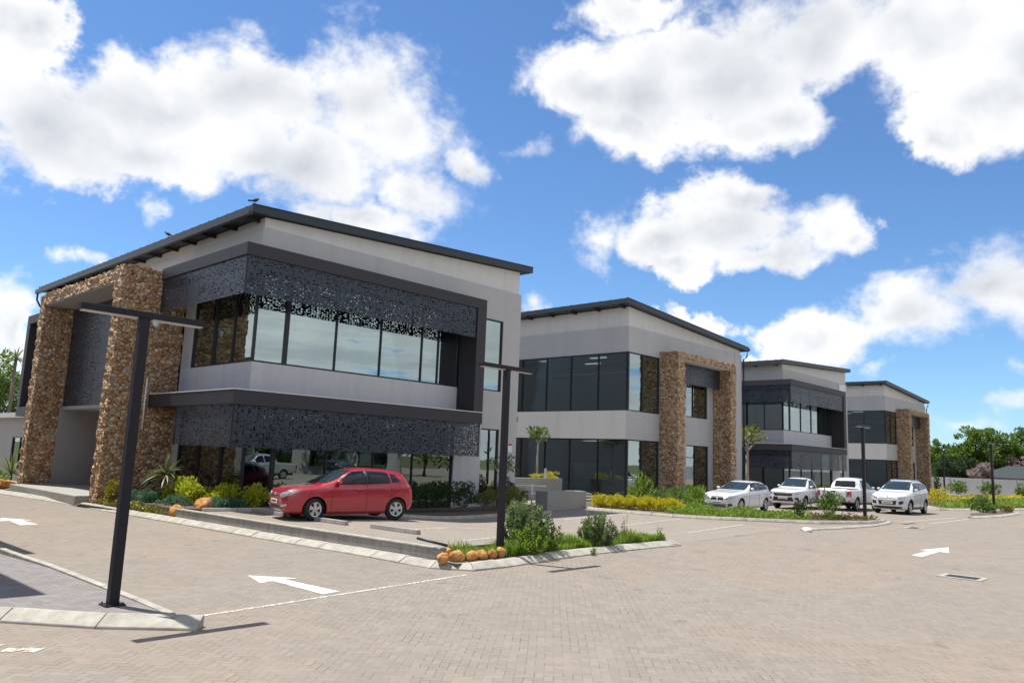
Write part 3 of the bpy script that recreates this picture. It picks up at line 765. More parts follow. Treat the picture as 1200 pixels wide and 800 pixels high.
# drain gratings
def grate(loc, rz, L, W, label):
    t = thing('drain_grate', loc, label, 'drain grate', 'drain grates in the road', rz)
    m = MB(); a, b = L/2, W/2
    for (x0, x1, y0, y1) in ((-a-.12, a+.12, -b-.12, -b), (-a-.12, a+.12, b, b+.12), (-a-.12, -a, -b, b), (a, a+.12, -b, b)): m.box(x0, x1, y0, y1, -.05, .012)
    m.build('surround', 'kerb', t)
    m = MB(); n = int(L/.06)
    for i in range(n): m.box(-a+i*L/n, -a+(i+.55)*L/n, -b+.002, b-.002, -.02, .010)
    m.box(-a+.002, a-.002, -b+.002, b-.002, .0055, .0065)
    m.build('bars', 'metal_dark', t)
grate((8.6, -18.27, zr(8.6)+.002), 0, .5, .66, 'rectangular metal drain grate with pale concrete rim in the open road')
grate((22.5, -13.35, zr(22.5)+.002), 0, .9, .4, 'small dark drain grate by the kerb near the white crossover')
# ------------------------------------------------------------------ vehicles (nose towards +x, origin on the ground under the middle)
def pchip(xs, ys):
    xs = np.array(xs, float); ys = np.array(ys, float); h = np.diff(xs); d = np.diff(ys)/h
    m = np.zeros(len(xs)); m[0] = d[0]; m[-1] = d[-1]
    for i in range(1, len(xs)-1):
        if d[i-1]*d[i] > 0:
            w1, w2 = 2*h[i]+h[i-1], h[i]+2*h[i-1]; m[i] = (w1+w2)/(w1/d[i-1]+w2/d[i])
    def f(x):
        x = np.clip(x, xs[0], xs[-1]); i = np.clip(np.searchsorted(xs, x)-1, 0, len(h)-1); t = (x-xs[i])/h[i]
        return (2*t**3-3*t**2+1)*ys[i]+(t**3-2*t**2+t)*h[i]*m[i]+(-2*t**3+3*t**2)*ys[i+1]+(t**3-t**2)*h[i]*m[i+1]
    return f
def prof(l): return pchip([p[0] for p in l], [p[1] for p in l])

class Car:
    def __init__(s, name, label, cat, spec, group=None):
        s.sp = spec; s.L = spec['L']; s.R = spec['wheel']
        s.root = thing(name, (0, 0, 0), label, cat, group)
        s.body()
    def X(s, u): return s.L/2-u
    def body(s):
        sp = s.sp; L = s.L; nx = 190
        top, belt, bot, plan = prof(sp['top']), prof(sp['belt']), prof(sp['bottom']), prof(sp['plan'])
        rw = sp['roof_w']
        t = np.linspace(0, 1, nx); us = L*(t+ .06*np.sin(2*np.pi*t)*-1)  # denser towards both ends
        us = np.clip(us, 0, L); us[0] = 0; us[-1] = L
        secs = []
        for u in us:
            zt, zs, zb, w = float(top(u)), float(belt(u)), float(bot(u)), float(plan(u))
            zs = min(zs, zt-.025); hc = zt-zs; c = sst((hc-.05)/.30)
            wr = (1-c)*w*.80+c*rw*min(1., w/ max(p[1] for p in sp['plan'])*1.02)
            H = zs-zb
            P = [(0, zb), (w*.80, zb+.0), (w*.93, zb+.05*min(1, H/.4)), (w*.975, zb+.30*H), (w, zb+.62*H), (w*.992, zs-.10*H), (w*.955, zs)]
            P += [(w*.955+(wr-w*.955)*.5+.018*c, zs+hc*(.48+.1*c)), (wr, zt-.085*c-.010), (wr*.84, zt-.028*c-.004), (wr*.45, zt-.006), (0, zt)]
            P = np.array(P); n = 6; out = []
            for i in range(len(P)-1):
                p0, p1, p2, p3 = P[max(i-1, 0)], P[i], P[i+1], P[min(i+2, len(P)-1)]
                for k in range(n):
                    q = k/n
                    cr = .5*((2*p1)+(-p0+p2)*q+(2*p0-5*p1+4*p2-p3)*q*q+(-p0+3*p1-3*p2+p3)*q**3)
                    lin = p1+(p2-p1)*q
                    out.append(cr*.58+lin*.42)
            out.append(P[-1]); secs.append(np.array(out))
        half = len(secs[0]); V = []; m = 2*half-2
        for u, S in zip(us, secs):
            ring = [(S[i][0], S[i][1]) for i in range(half)]+[(-S[i][0], S[i][1]) for i in range(half-2, 0, -1)]
            V += [(s.X(u), y, z) for y, z in ring]
        F = []
        for i in range(nx-1):
            for k in range(m):
                F.append((i*m+k, i*m+(k+1) % m, (i+1)*m+(k+1) % m, (i+1)*m+k))
        # rounded nose and tail caps
        for end, sgn in ((0, 1), (nx-1, -1)):
            base = [end*m+k for k in range(m)]; ring = [V[b] for b in base]
            cz = sum(p[2] for p in ring)/m; x0 = ring[0][0]; prev = base
            for sc in (.985, .95, .85, .65, .4, .15):
                idx = []
                for p in ring:
                    V.append((x0+sgn*.035*math.sqrt(max(0, 1-sc**2))*1.0, p[1]*sc, cz+(p[2]-cz)*sc)); idx.append(len(V)-1)
                for k in range(m):
                    F.append((prev[k], prev[(k+1) % m], idx[(k+1) % m], idx[k]))
                prev = idx
            V.append((x0+sgn*.036, 0, cz)); c = len(V)-1
            for k in range(m): F.append((prev[k], prev[(k+1) % m], c))
        bm = bmesh.new(); bv = [bm.verts.new(v) for v in V]
        for f in F:
            try: bm.faces.new([bv[i] for i in f])
            except ValueError: pass
        bmesh.ops.remove_doubles(bm, verts=bm.verts, dist=.0008)
        bmesh.ops.recalc_face_normals(bm, faces=bm.faces)
        s.bvh = BVHTree.FromBMesh(bm)
        # open the wheel arches
        s.Ra = s.R+sp.get('arch', .055); kill = []
        for f in bm.faces:
            c = f.calc_center_median()
            for u in sp['axles']:
                if (c.x-s.X(u))**2+(c.z-s.R)**2 < s.Ra**2 and abs(c.y) > sp['W']*.20: kill.append(f); break
        bmesh.ops.delete(bm, geom=kill, context='FACES')
        me = bpy.data.meshes.new('body'); bm.to_mesh(me); bm.free()
        s.bodyo = link_mesh('body', me, sp['paint'], s.root, True)
        s.arches(); s.wheels()
    def ray(s, o, d):
        h, n, i, dist = s.bvh.ray_cast(Vector(o), Vector(d))
        return h, n
    def proj(s, a, b, axis):
        """project a 2-D point: front/rear views use (y,z), side views (u,z)"""
        if axis == 'f': o, d = (s.L, a, b), (-1, 0, 0)
        elif axis == 'r': o, d = (-s.L, a, b), (1, 0, 0)
        elif axis == 'l': o, d = (s.X(a), 3, b), (0, -1, 0)
        elif axis == 'R': o, d = (s.X(a), -3, b), (0, 1, 0)
        elif axis == 't': o, d = (s.X(a), b, 5), (0, 0, -1)
        h, n = s.ray(o, d)
        if h is None:
            h, n, i, dd = s.bvh.find_nearest(Vector(o)+Vector(d)*(s.L if axis in 'fr' else 3 if axis in 'lR' else 5)*.6)
        if n.dot(Vector(d)) > 0: n = -n
        return h, n
    def patch(s, name, poly, axis, m, off=.005, parent=None, step=.05, smooth=True):
        bm = bmesh.new(); vs = [bm.verts.new((a, b, 0)) for a, b in poly]; bm.faces.new(vs)
        for ax in (0, 1):
            lo, hi = min(p[ax] for p in poly), max(p[ax] for p in poly); n = max(1, int((hi-lo)/step))
            for k in range(1, n):
                co = [0, 0, 0]; no = [0, 0, 0]; co[ax] = lo+(hi-lo)*k/n; no[ax] = 1
                bmesh.ops.bisect_plane(bm, geom=bm.verts[:]+bm.edges[:]+bm.faces[:], plane_co=co, plane_no=no)
        bmesh.ops.triangulate(bm, faces=[f for f in bm.faces if len(f.verts) > 4])
        be = [e for e in bm.edges if e.is_boundary]
        r = bmesh.ops.extrude_edge_only(bm, edges=be); low = {v for v in r['geom'] if isinstance(v, bmesh.types.BMVert)}
        for v in bm.verts:
            h, n = s.proj(v.co.x, v.co.y, axis)
            v.co = h+n*(off if v not in low else -.012)
        bmesh.ops.recalc_face_normals(bm, faces=bm.faces)
        me = bpy.data.meshes.new(name); bm.to_mesh(me); bm.free()
        return link_mesh(name, me, m, parent or s.root, smooth)
    def strip(s, mb, pts, axis, w=.014, off=.004):
        """thin line following the skin"""
        P = []
        for (a, b), (c, d) in zip(pts, pts[1:]):
            n = max(2, int(math.hypot(c-a, d-b)/.06))
            for k in range(n): P.append((a+(c-a)*k/n, b+(d-b)*k/n))
        P.append(pts[-1]); H = [s.proj(a, b, axis) for a, b in P]
        mb.tube([h+n*(off-w*.35) for h, n in H], w*.5, 6)
    def arches(s):
        lin = MB()
        for u in s.sp['axles']:
            cx = s.X(u)
            for sd, axis in ((1, 'l'), (-1, 'R')):
                P = []
                for k in range(25):
                    t = math.pi*(-.10+1.20*k/24); a, b = u-s.Ra*math.cos(t), s.R+s.Ra*math.sin(t)
                    h, n = s.proj(a, b, axis)
                    if abs(h.y) > s.sp['W']*.3 and b > .16: P.append(h+Vector((0, -.008*sd, 0)))
                if len(P) > 3:
                    lip = MB(); lip.tube(P, s.sp.get('lip', .016), 6); lip.build('wheel_arch', s.sp.get('lip_mat', s.sp['paint']), s.bodyo, True)
                y0, y1 = sd*s.sp['W']*.19, sd*(s.sp['W']*.5-.07)
                n = 20; v = []
                for k in range(n+1):
                    t = math.pi*(-.05+1.1*k/n)
                    for y in (y0, y1): v.append((cx+(s.Ra+.004)*math.cos(t), y, s.R+(s.Ra+.004)*math.sin(t)))
                lin.add(v, [(2*k, 2*k+1, 2*k+3, 2*k+2) for k in range(n)]+[tuple(2*k for k in range(n+1))])
        lin.build('arch_liner', 'arch_dark', s.bodyo)
    def wheels(s):
        R_, sp = s.R, s.sp; tw = sp.get('tyre_w', .20)
        for u in sp['axles']:
            for sd in (1, -1):
                y = sd*(sp['W']/2-.05-tw/2-sp.get('inset', 0))
                tm = MB(); rr_ = R_*.66
                tm.lathe([(-tw/2, rr_), (-tw/2, R_*.93), (-tw*.40, R_), (tw*.40, R_), (tw/2, R_*.93), (tw/2, rr_)], n=40)
                w = empty('wheel', (s.X(u), y, R_), 0, s.root)
                tm.build('tyre', 'tyre', w, True)
                if u < s.L/2 and sp.get('steer'): w.rotation_euler = (0, 0, sp['steer'])
                rm = MB(); f = sd*tw/2
                rm.lathe([(f-sd*.012, rr_+.004), (f+sd*.002, rr_-.004), (f-sd*.01, rr_-.028), (f-sd*.06, rr_-.04)], n=40)
                n = sp.get('spokes', 5)
                for k in range(n):
                    t0 = 2*math.pi*k/n+.3
                    for (da, dw) in ((0, 1),):
                        c, sn = math.cos(t0), math.sin(t0); px, pz = -sn, c
                        a0, a1 = .035, rr_-.02; w0, w1 = sp.get('spoke_w', (.030, .062))
                        B = [(c*a0-px*w0, sn*a0-pz*w0), (c*a0+px*w0, sn*a0+pz*w0), (c*a1+px*w1, sn*a1+pz*w1), (c*a1-px*w1, sn*a1-pz*w1)]
                        rm.hexa([(p, f-sd*.05, q) for p, q in B], [(p*.98, f-sd*(.018 if i < 2 else .008), q*.98) for i, (p, q) in enumerate(B)])
                rm.lathe([(f-sd*.05, .06), (f-sd*.012, .055), (f-sd*.006, .03), (f-sd*.006, 0)], n=20)
                rm.build('rim', sp.get('rim_mat', 'alloy'), w)
                bk = MB(); bk.lathe([(f-sd*.055, rr_-.01), (f-sd*.056, 0)], n=24); bk.lathe([(-tw/2*sd*.9, rr_), (-tw/2*sd*.9, 0)], n=24)
                bk.build('brake_disc', 'arch_dark', w)
    def mirrors(s, u, z, y=None):
        for sd, axis in ((1, 'l'), (-1, 'R')):
            h, n = s.proj(u, z, axis); m = MB()
            x, yy, zz = h.x, h.y+sd*.10, z+.055
            vs = []
            for (dx, sc) in ((.085, .35), (.06, .75), (.0, 1.), (-.05, .95), (-.06, .85)):
                vs.append([(x+dx, yy+sd*.085*sc*math.cos(t), zz+.065*sc*math.sin(t)) for t in [2*math.pi*k/12 for k in range(12)]])
            b = [p for r_ in vs for p in r_]; fs = [(i*12+k, i*12+(k+1) % 12, (i+1)*12+(k+1) % 12, (i+1)*12+k) for i in range(4) for k in range(12)]
            fs += [tuple(range(12)), tuple(48+k for k in range(12))]
            m.add(b, fs); mo = m.build('wing_mirror', s.sp.get('mirror_mat', s.sp['paint']), s.root, True)
            m = MB(); m.tube([(x+.01, h.y-sd*.03, z+.0), (x+.01, yy-sd*.03, zz-.03)], .022, 8); m.build('mirror_arm', 'trim_black', mo)
    def handles(s, us, z):
        for u in us:
            for sd, axis in ((1, 'l'), (-1, 'R')):
                h, n = s.proj(u, z, axis); m = MB()
                m.tube([h+Vector((.09, -.01*sd, 0)), h+Vector((.07, .028*sd, .004)), h+Vector((-.07, .028*sd, .004)), h+Vector((-.09, -.01*sd, 0))], .014, 8)
                m.build('door_handle', s.sp.get('handle_mat', s.sp['paint']), s.root, True)
    def seams(s, lines):
        m = MB()
        for ax, pts, w in lines:
            s.strip(m, pts, ax, w)
            if ax == 'l': s.strip(m, pts, 'R', w)
        m.build('panel_gap', 'trim_black', s.bodyo)
    def both(s, name, poly, m, off=.005):
        for axis in ('l', 'R'): s.patch(name, poly, axis, m, off)
    def sym(s, name, poly, axis, m, off=.006):
        s.patch(name, poly, axis, m, off); s.patch(name, [(-a, b) for a, b in poly][::-1], axis, m, off)
    def plate(s, axis, z, w=.52, h=.115):
        p, n = s.proj(0, z, axis); sg = 1 if axis == 'f' else -1
        t = MB(); x = p.x+sg*.012; t.box(x-.008, x+.008, -w/2, w/2, z-h/2, z+h/2); o = t.build('number_plate', 'plate', s.root, bevel=.004)
        g = MB(); k = -w/2+.05
        rr = random.Random(int(z*100)+len(s.sp['top']))
        while k < w/2-.07:
            ww = rr.choice((.030, .036, .022)); x0 = x+sg*.0085
            g.box(min(x0, x0+sg*.002), max(x0, x0+sg*.002), k, k+ww, z-h*.28, z+h*.28); k += ww+.018
        g.build('plate_characters', 'plate_text', o)
    def place(s, x, y, hd, z=0.):
        s.root.location = (x, y, z); s.root.rotation_euler = (0, 0, R(hd)); return s.root

def hatch(name, label, P):
    """small hatchback, crossover and estate shapes share this builder"""
    c = Car(name, label, P['cat'], P)
    for poly in P['side_glass']: c.both('side_window', poly, 'car_glass', .011)
    if 'pillar' in P: c.both('door_pillar', P['pillar'], 'trim_black', .0115)
    c.patch('windscreen', P['windscreen'], 'f', 'windscreen', .014); c.patch('rear_window', P['rear_glass'], 'r', 'car_glass', .008)
    c.patch('grille', P['grille'], 'f', 'trim_black', .006)
    for g in P.get('lower', []): c.patch('air_intake', g, 'f', 'trim_black', .006)
    for g in P.get('lower_sym', []): c.sym('air_intake', g, 'f', 'trim_black', .006)
    c.sym('headlight', P['headlight'], 'f', 'headlamp', .007)
    for g in P.get('fog', []): c.sym('fog_lamp', g, 'f', 'headlamp', .011)
    c.sym('tail_light', P['tail'], 'r', 'tail_lamp', .007)
    if 'tail_side' in P: c.both('tail_light', P['tail_side'], 'tail_lamp', .007)
    for g in P.get('chrome', []): c.patch('chrome_strip', g, 'f', 'chrome', .011)
    for g in P.get('sill', []): c.both('sill_trim', g, 'trim_black', .006)
    c.plate('f', P['plate_z'][0]); c.plate('r', P['plate_z'][1])
    c.mirrors(*P['mirror']); c.handles(*P['handles']); c.seams(P['seams'])
    if 'badge' in P:
        p, n = c.proj(0, P['badge'][0], 'f'); r_ = P['badge'][1]; m = MB()
        m.lathe([(0, r_), (.012, r_), (.014, r_*.8), (.008, r_*.78), (.008, 0)], n=24)
        for (a, b) in (((-.45, .55), (0, -.6)), ((.45, .55), (0, -.6)), ((-.2, .6), (0, .05)), ((.2, .6), (0, .05))):
            m.tube([(a[0]*r_, .011, a[1]*r_), (b[0]*r_, .011, b[1]*r_)], r_*.08, 5)
        o = m.build('badge', 'chrome', c.root, True); o.location = p+Vector((-.002, 0, 0)); o.rotation_euler = (0, 0, -math.pi/2)
    # wipers and aerial
    m = MB()
    for y0 in (-.12, .40):
        c.strip(m, [(y0+.18, P['windscreen'][0][1]+.01), (y0-.32, P['windscreen'][0][1]+.05)], 'f', .016, .010)
    m.build('wiper', 'trim_black', c.root)
    m = MB(); a, n = c.proj(P['aerial'], 0, 't'); m.tube([a, a+Vector((-.10, 0, .16))], .008, 6); m.build('aerial', 'trim_black', c.root)
    if P.get('rails'):
        for sd in (1, -1):
            m = MB(); pts = []
            for k in range(9):
                u = P['rails'][0]+(P['rails'][1]-P['rails'][0])*k/8; h, n = c.proj(u, sd*P['roof_w']*.86, 't'); pts.append(h+Vector((0, 0, .035 if 0 < k < 8 else .0)))
            m.tube(pts, .016, 6); m.build('roof_rail', 'alloy', c.root, True)
    return c

RED_HATCH = dict(cat='car', L=3.97, W=1.70, wheel=.312, arch=.05, axles=(.85, 3.36), paint='paint_red', roof_w=.565, spokes=5, steer=R(14), tyre_w=.2,
    top=[(0, .70), (.03, .765), (.18, .845), (.5, .91), (.85, .955), (1.03, .985), (1.2, 1.06), (1.55, 1.25), (1.85, 1.375), (2.1, 1.43), (2.45, 1.462), (2.9, 1.45), (3.3, 1.418), (3.54, 1.375), (3.68, 1.325), (3.80, 1.13), (3.90, .97), (3.95, .84), (3.97, .62)],
    belt=[(0, .66), (.18, .78), (.5, .845), (1.1, .90), (2., .935), (3., .975), (3.6, 1.0), (3.85, .92), (3.97, .60)],
    bottom=[(0, .33), (.05, .27), (.2, .20), (.6, .17), (3.3, .18), (3.7, .25), (3.9, .32), (3.97, .40)],
    plan=[(0, .58), (.04, .67), (.12, .745), (.3, .80), (.6, .832), (1.1, .845), (3.0, .85), (3.5, .838), (3.75, .80), (3.9, .735), (3.97, .64)],
    side_glass=[[(1.42, .985), (1.50, 1.06), (1.98, 1.345), (2.33, 1.375), (2.34, 1.005)], [(2.45, 1.01), (2.44, 1.378), (2.85, 1.365), (3.08, 1.325), (3.14, 1.05)], [(3.20, 1.06), (3.14, 1.32), (3.30, 1.285), (3.46, 1.10)]],
    pillar=[(2.345, 1.0), (2.335, 1.378), (2.435, 1.38), (2.445, 1.005)],
    windscreen=[(-.64, 1.02), (.64, 1.02), (.61, 1.08), (.48, 1.375), (-.48, 1.375), (-.61, 1.08)], rear_glass=[(-.56, 1.02), (.56, 1.02), (.47, 1.28), (-.47, 1.28)],
    grille=[(-.37, .635), (.37, .635), (.37, .71), (-.37, .71)], lower=[[(-.52, .30), (.52, .30), (.46, .40), (-.46, .40)]], chrome=[[(-.35, .62), (.35, .62), (.35, .634), (-.35, .634)], [(-.56, .405), (-.46, .345), (-.44, .36), (-.53, .425)], [(.44, .36), (.46, .345), (.56, .405), (.53, .425)]],
    headlight=[(.38, .63), (.58, .615), (.77, .69), (.81, .80), (.72, .81), (.50, .75), (.38, .715)], fog=[[(.52, .36), (.70, .385), (.70, .445), (.54, .42)]],
    tail=[(.50, .80), (.66, .80), (.70, 1.0), (.55, 1.0)], tail_side=[(3.72, .80), (3.91, .79), (3.86, 1.0), (3.74, 1.02)],
    plate_z=(.50, .62), mirror=(1.50, 1.0), handles=((2.18, 3.02), .86), badge=(.675, .06), aerial=3.2,
    seams=[('l', [(1.33, .24), (1.33, .60), (1.38, .93)], .014), ('l', [(2.39, .24), (2.39, .98)], .014), ('l', [(3.10, .62), (3.16, .80), (3.17, 1.0)], .014), ('l', [(1.33, .24), (2.9, .24)], .012), ('l', [(1.2, .79), (2.4, .815), (3.6, .85)], .010), ('f', [(-.62, .80), (-.4, .76), (.4, .76), (.62, .80)], .014)])
LOW_HATCH = dict(cat='car', L=4.32, W=1.77, wheel=.318, arch=.05, axles=(.78, 3.47), paint='paint_car_white', roof_w=.57, spokes=7, spoke_w=(.02, .035), rim_mat='alloy',
    top=[(0, .66), (.03, .74), (.2, .835), (.6, .905), (1.2, .965), (1.38, .99), (1.6, 1.09), (2.0, 1.29), (2.25, 1.38), (2.6, 1.425), (3.0, 1.43), (3.5, 1.405), (3.9, 1.355), (4.0, 1.32), (4.14, 1.10), (4.25, .95), (4.30, .84), (4.32, .6)],
    belt=[(0, .62), (.2, .77), (.6, .835), (1.4, .90), (2.4, .93), (3.6, .985), (4.1, .93), (4.32, .58)], bottom=[(0, .32), (.05, .25), (.2, .19), (.6, .17), (3.6, .18), (4.1, .26), (4.32, .38)],
    plan=[(0, .57), (.05, .69), (.15, .775), (.35, .835), (.7, .868), (1.3, .875), (3.5, .88), (4.0, .82), (4.22, .72), (4.32, .58)],
    side_glass=[[(1.75, .97), (1.85, 1.05), (2.25, 1.30), (2.62, 1.345), (2.64, .995)], [(2.70, .995), (2.68, 1.345), (3.25, 1.34), (3.62, 1.28), (3.74, 1.06)]],
    windscreen=[(-.66, 1.0), (.66, 1.0), (.53, 1.345), (-.53, 1.345)], rear_glass=[(-.56, 1.02), (.56, 1.02), (.48, 1.27), (-.48, 1.27)],
    grille=[(-.32, .55), (-.03, .55), (-.03, .675), (.03, .675), (.03, .55), (.32, .55), (.29, .70), (-.29, .70)], lower=[[(-.40, .24), (.40, .24), (.46, .37), (-.46, .37)]], lower_sym=[[(.50, .26), (.72, .30), (.70, .40), (.54, .38)]],
    headlight=[(.42, .59), (.66, .61), (.83, .74), (.76, .765), (.42, .695)], tail=[(.45, .78), (.72, .78), (.70, .93), (.45, .93)], plate_z=(.43, .62), mirror=(1.85, 1.0), handles=((2.48, 3.35), .86), aerial=3.5, badge=(.765, .04),
    seams=[('l', [(1.55, .24), (1.55, .6), (1.65, .92)], .014), ('l', [(2.66, .24), (2.66, .97)], .014), ('l', [(3.4, .7), (3.6, .95)], .014), ('l', [(.9, .74), (2.4, .79), (3.9, .83)], .012)])
CROSSOVER = dict(cat='car', L=4.52, W=1.84, wheel=.345, arch=.06, axles=(.86, 3.55), paint='paint_car_white', roof_w=.60, spokes=5, lip_mat='trim_black', lip=.03, rails=(2.4, 3.9),
    top=[(0, .80), (.03, .88), (.2, .97), (.6, 1.06), (1.05, 1.12), (1.2, 1.16), (1.4, 1.27), (1.8, 1.50), (2.05, 1.60), (2.4, 1.66), (2.9, 1.685), (3.5, 1.675), (4.0, 1.63), (4.2, 1.58), (4.36, 1.30), (4.45, 1.08), (4.50, .9), (4.52, .7)],
    belt=[(0, .77), (.2, .90), (.6, .97), (1.2, 1.04), (2.2, 1.09), (3.4, 1.15), (4.2, 1.2), (4.4, 1.0), (4.52, .68)], bottom=[(0, .38), (.06, .30), (.25, .23), (.6, .21), (3.7, .22), (4.2, .32), (4.52, .45)],
    plan=[(0, .62), (.05, .74), (.15, .82), (.35, .88), (.7, .908), (1.3, .918), (3.6, .92), (4.15, .87), (4.4, .77), (4.52, .62)],
    side_glass=[[(1.55, 1.13), (1.68, 1.22), (2.08, 1.50), (2.5, 1.555), (2.52, 1.17)], [(2.60, 1.175), (2.58, 1.56), (3.3, 1.545), (3.42, 1.24)], [(3.50, 1.25), (3.40, 1.535), (3.8, 1.49), (4.0, 1.31)]],
    windscreen=[(-.70, 1.18), (.70, 1.18), (.56, 1.60), (-.56, 1.60)], rear_glass=[(-.6, 1.22), (.6, 1.22), (.5, 1.50), (-.5, 1.50)],
    grille=[(-.42, .77), (.42, .77), (.42, .80), (-.42, .80)], lower=[[(-.40, .47), (.40, .47), (.45, .68), (-.45, .68)], [(-.70, .29), (.70, .29), (.68, .39), (-.68, .39)]], lower_sym=[[(.54, .49), (.74, .52), (.76, .68), (.55, .64)]],
    headlight=[(.48, .76), (.66, .765), (.84, .87), (.80, .895), (.48, .815)], tail=[(.58, .98), (.82, .98), (.80, 1.12), (.58, 1.12)], sill=[[(1.2, .23), (3.15, .23), (3.15, .36), (1.2, .36)]],
    plate_z=(.565, .8), mirror=(1.68, 1.14), handles=((2.38, 3.2), 1.02), aerial=3.9, badge=(.845, .045),
    seams=[('l', [(1.45, .36), (1.45, .75), (1.52, 1.08)], .014), ('l', [(2.55, .36), (2.55, 1.14)], .014), ('l', [(3.35, .8), (3.5, 1.15)], .014), ('l', [(1.3, .92), (2.4, .96), (4.1, 1.0)], .012), ('f', [(-.7, .9), (-.45, .86), (.45, .86), (.7, .9)], .014)])
red_car = hatch('red_hatchback', 'shiny red five door hatchback parked alone with its front wheels turned', RED_HATCH); red_car.place(2.25, -3.03, 168, 0); red_car.root.scale = (1.03, 1.03, 1.045)
low_car = hatch('white_hatchback', 'low white hatchback with slim double grille, nearest of the white vehicles behind the hedge', LOW_HATCH); low_car.place(24.75, -4.62, 181, zr(25)); low_car.root.scale = (1.02, 1.02, 1.04)
tall_car = hatch('white_crossover', 'tall white crossover with dark sills, parked right of the lamp post by the kerb', CROSSOVER); tall_car.place(34.6, -9.3, 180, zr(35)); tall_car.root.scale = (1.0, 1.02, 1.07)

def pickup(name, label, P):
    c = Car(name, label, 'pickup truck', P)
    for poly in P['side_glass']: c.both('side_window', poly, 'car_glass', .011)
    c.patch('windscreen', P['windscreen'], 'f', 'windscreen', .014); c.patch('rear_window', P['rear_glass'], 'r', 'car_glass', .008)
    c.patch('grille', P['grille'], 'f', 'trim_black', .006)
    for g in P['lower']: c.patch('air_intake', g, 'f', 'trim_black', .007)
    for g in P.get('lower_sym', []): c.sym('air_intake', g, 'f', 'trim_black', .007)
    c.sym('headlight', P['headlight'], 'f', 'headlamp', .008); c.sym('tail_light', P['tail'], 'r', 'tail_lamp', .008); c.both('tail_light', P['tail_side'], 'tail_lamp', .006)
    u0, u1 = P['bed']; w = P['W']/2-.10; m = MB(); zb = float(prof(P['top'])(u0+.4))
    # flat near-black patch for the shaded inside of the bed, then the rails
    c.patch('dark_bed_patch', [(u0+.06, -w*.80), (u0+.06, w*.80), (u1-.05, w*.80), (u1-.05, -w*.80)], 't', 'arch_dark', .004)
    for sd in (1, -1):
        m = MB(); c.strip(m, [(u0+.04, sd*w*.9), (u1-.06, sd*w*.9)], 't', .05, .02); m.build('bed_rail', 'trim_black', c.root)
    # tailgate
    tg = c.patch('tailgate', P['tailgate'], 'r', P['paint'], .008); m = MB()
    ys = [p[0] for p in P['tailgate']]; zs = [p[1] for p in P['tailgate']]
    q = [(min(ys), max(zs)), (min(ys), min(zs)), (max(ys), min(zs)), (max(ys), max(zs))]
    c.strip(m, q, 'r', .018, .008); m.build('panel_gap', 'trim_black', tg)
    m = MB(); p, n = c.proj(0, max(zs)-.09, 'r'); m.box(p.x-.028, p.x, -.13, .13, p.z-.04, p.z+.03); m.build('handle', 'trim_black', tg, bevel=.01)
    m = MB(); x = -c.L/2; m.box(x-.09, x+.05, -P['W']/2+.14, P['W']/2-.14, .50, .62); m.build('rear_bumper', P.get('bumper', 'alloy'), c.root, bevel=.03)
    m = MB(); m.box(-c.L/2+.05, c.L/2-.5, -.42, .42, .30, .46); m.build('chassis', 'arch_dark', c.root)
    c.plate('f', P['plate_z'][0]); c.plate('r', P['plate_z'][1]); c.mirrors(*P['mirror']); c.handles(*P['handles']); c.seams(P['seams'])
    return c
SINGLE_CAB = dict(L=5.25, W=1.80, wheel=.36, arch=.075, axles=(.95, 4.05), paint='paint_car_white', roof_w=.58, spokes=6, bed=(2.75, 5.25), inset=.02, bumper='trim_black',
    top=[(0, .86), (.04, .96), (.2, 1.05), (.6, 1.10), (1.1, 1.14), (1.22, 1.18), (1.4, 1.30), (1.75, 1.56), (1.95, 1.66), (2.2, 1.70), (2.5, 1.69), (2.62, 1.64), (2.70, 1.30), (2.75, 1.15), (2.85, 1.12), (4.0, 1.12), (5.2, 1.12), (5.25, 1.08)],
    belt=[(0, .82), (.2, .95), (.6, 1.01), (1.2, 1.05), (2.6, 1.09), (2.85, 1.07), (5.2, 1.08), (5.25, 1.02)], bottom=[(0, .42), (.06, .34), (.3, .30), (.8, .34), (4.6, .42), (5.25, .55)],
    plan=[(0, .60), (.05, .71), (.15, .79), (.35, .85), (.7, .885), (1.3, .89), (2.6, .89), (2.75, .88), (5.1, .88), (5.22, .87), (5.25, .83)],
    side_glass=[[(1.50, 1.13), (1.62, 1.24), (1.95, 1.53), (2.40, 1.585), (2.52, 1.18), (2.50, 1.13)]], windscreen=[(-.68, 1.20), (.68, 1.20), (.55, 1.62), (-.55, 1.62)], rear_glass=[(-.5, 1.22), (.5, 1.22), (.46, 1.55), (-.46, 1.55)],
    grille=[(-.46, .72), (.46, .72), (.58, .90), (-.58, .90)], lower=[[(-.58, .44), (.58, .44), (.50, .68), (-.50, .68)]], lower_sym=[[(.62, .52), (.80, .54), (.78, .66), (.64, .64)]],
    headlight=[(.58, .80), (.76, .80), (.86, .93), (.80, .965), (.60, .92)], tail=[(.66, .80), (.84, .80), (.84, 1.02), (.66, 1.02)], tail_side=[(5.12, .80), (5.22, .80), (5.22, 1.02), (5.12, 1.02)],
    tailgate=[(-.64, .66), (.64, .66), (.64, 1.06), (-.64, 1.06)], plate_z=(.60, .56), mirror=(1.62, 1.16), handles=((2.42,), 1.0),
    seams=[('l', [(1.42, .46), (1.40, .8), (1.48, 1.08)], .016), ('l', [(2.60, .46), (2.60, 1.08)], .016), ('l', [(2.76, .5), (2.76, 1.06)], .03), ('f', [(-.6, .99), (-.4, .97), (.4, .97), (.6, .99)], .014)])
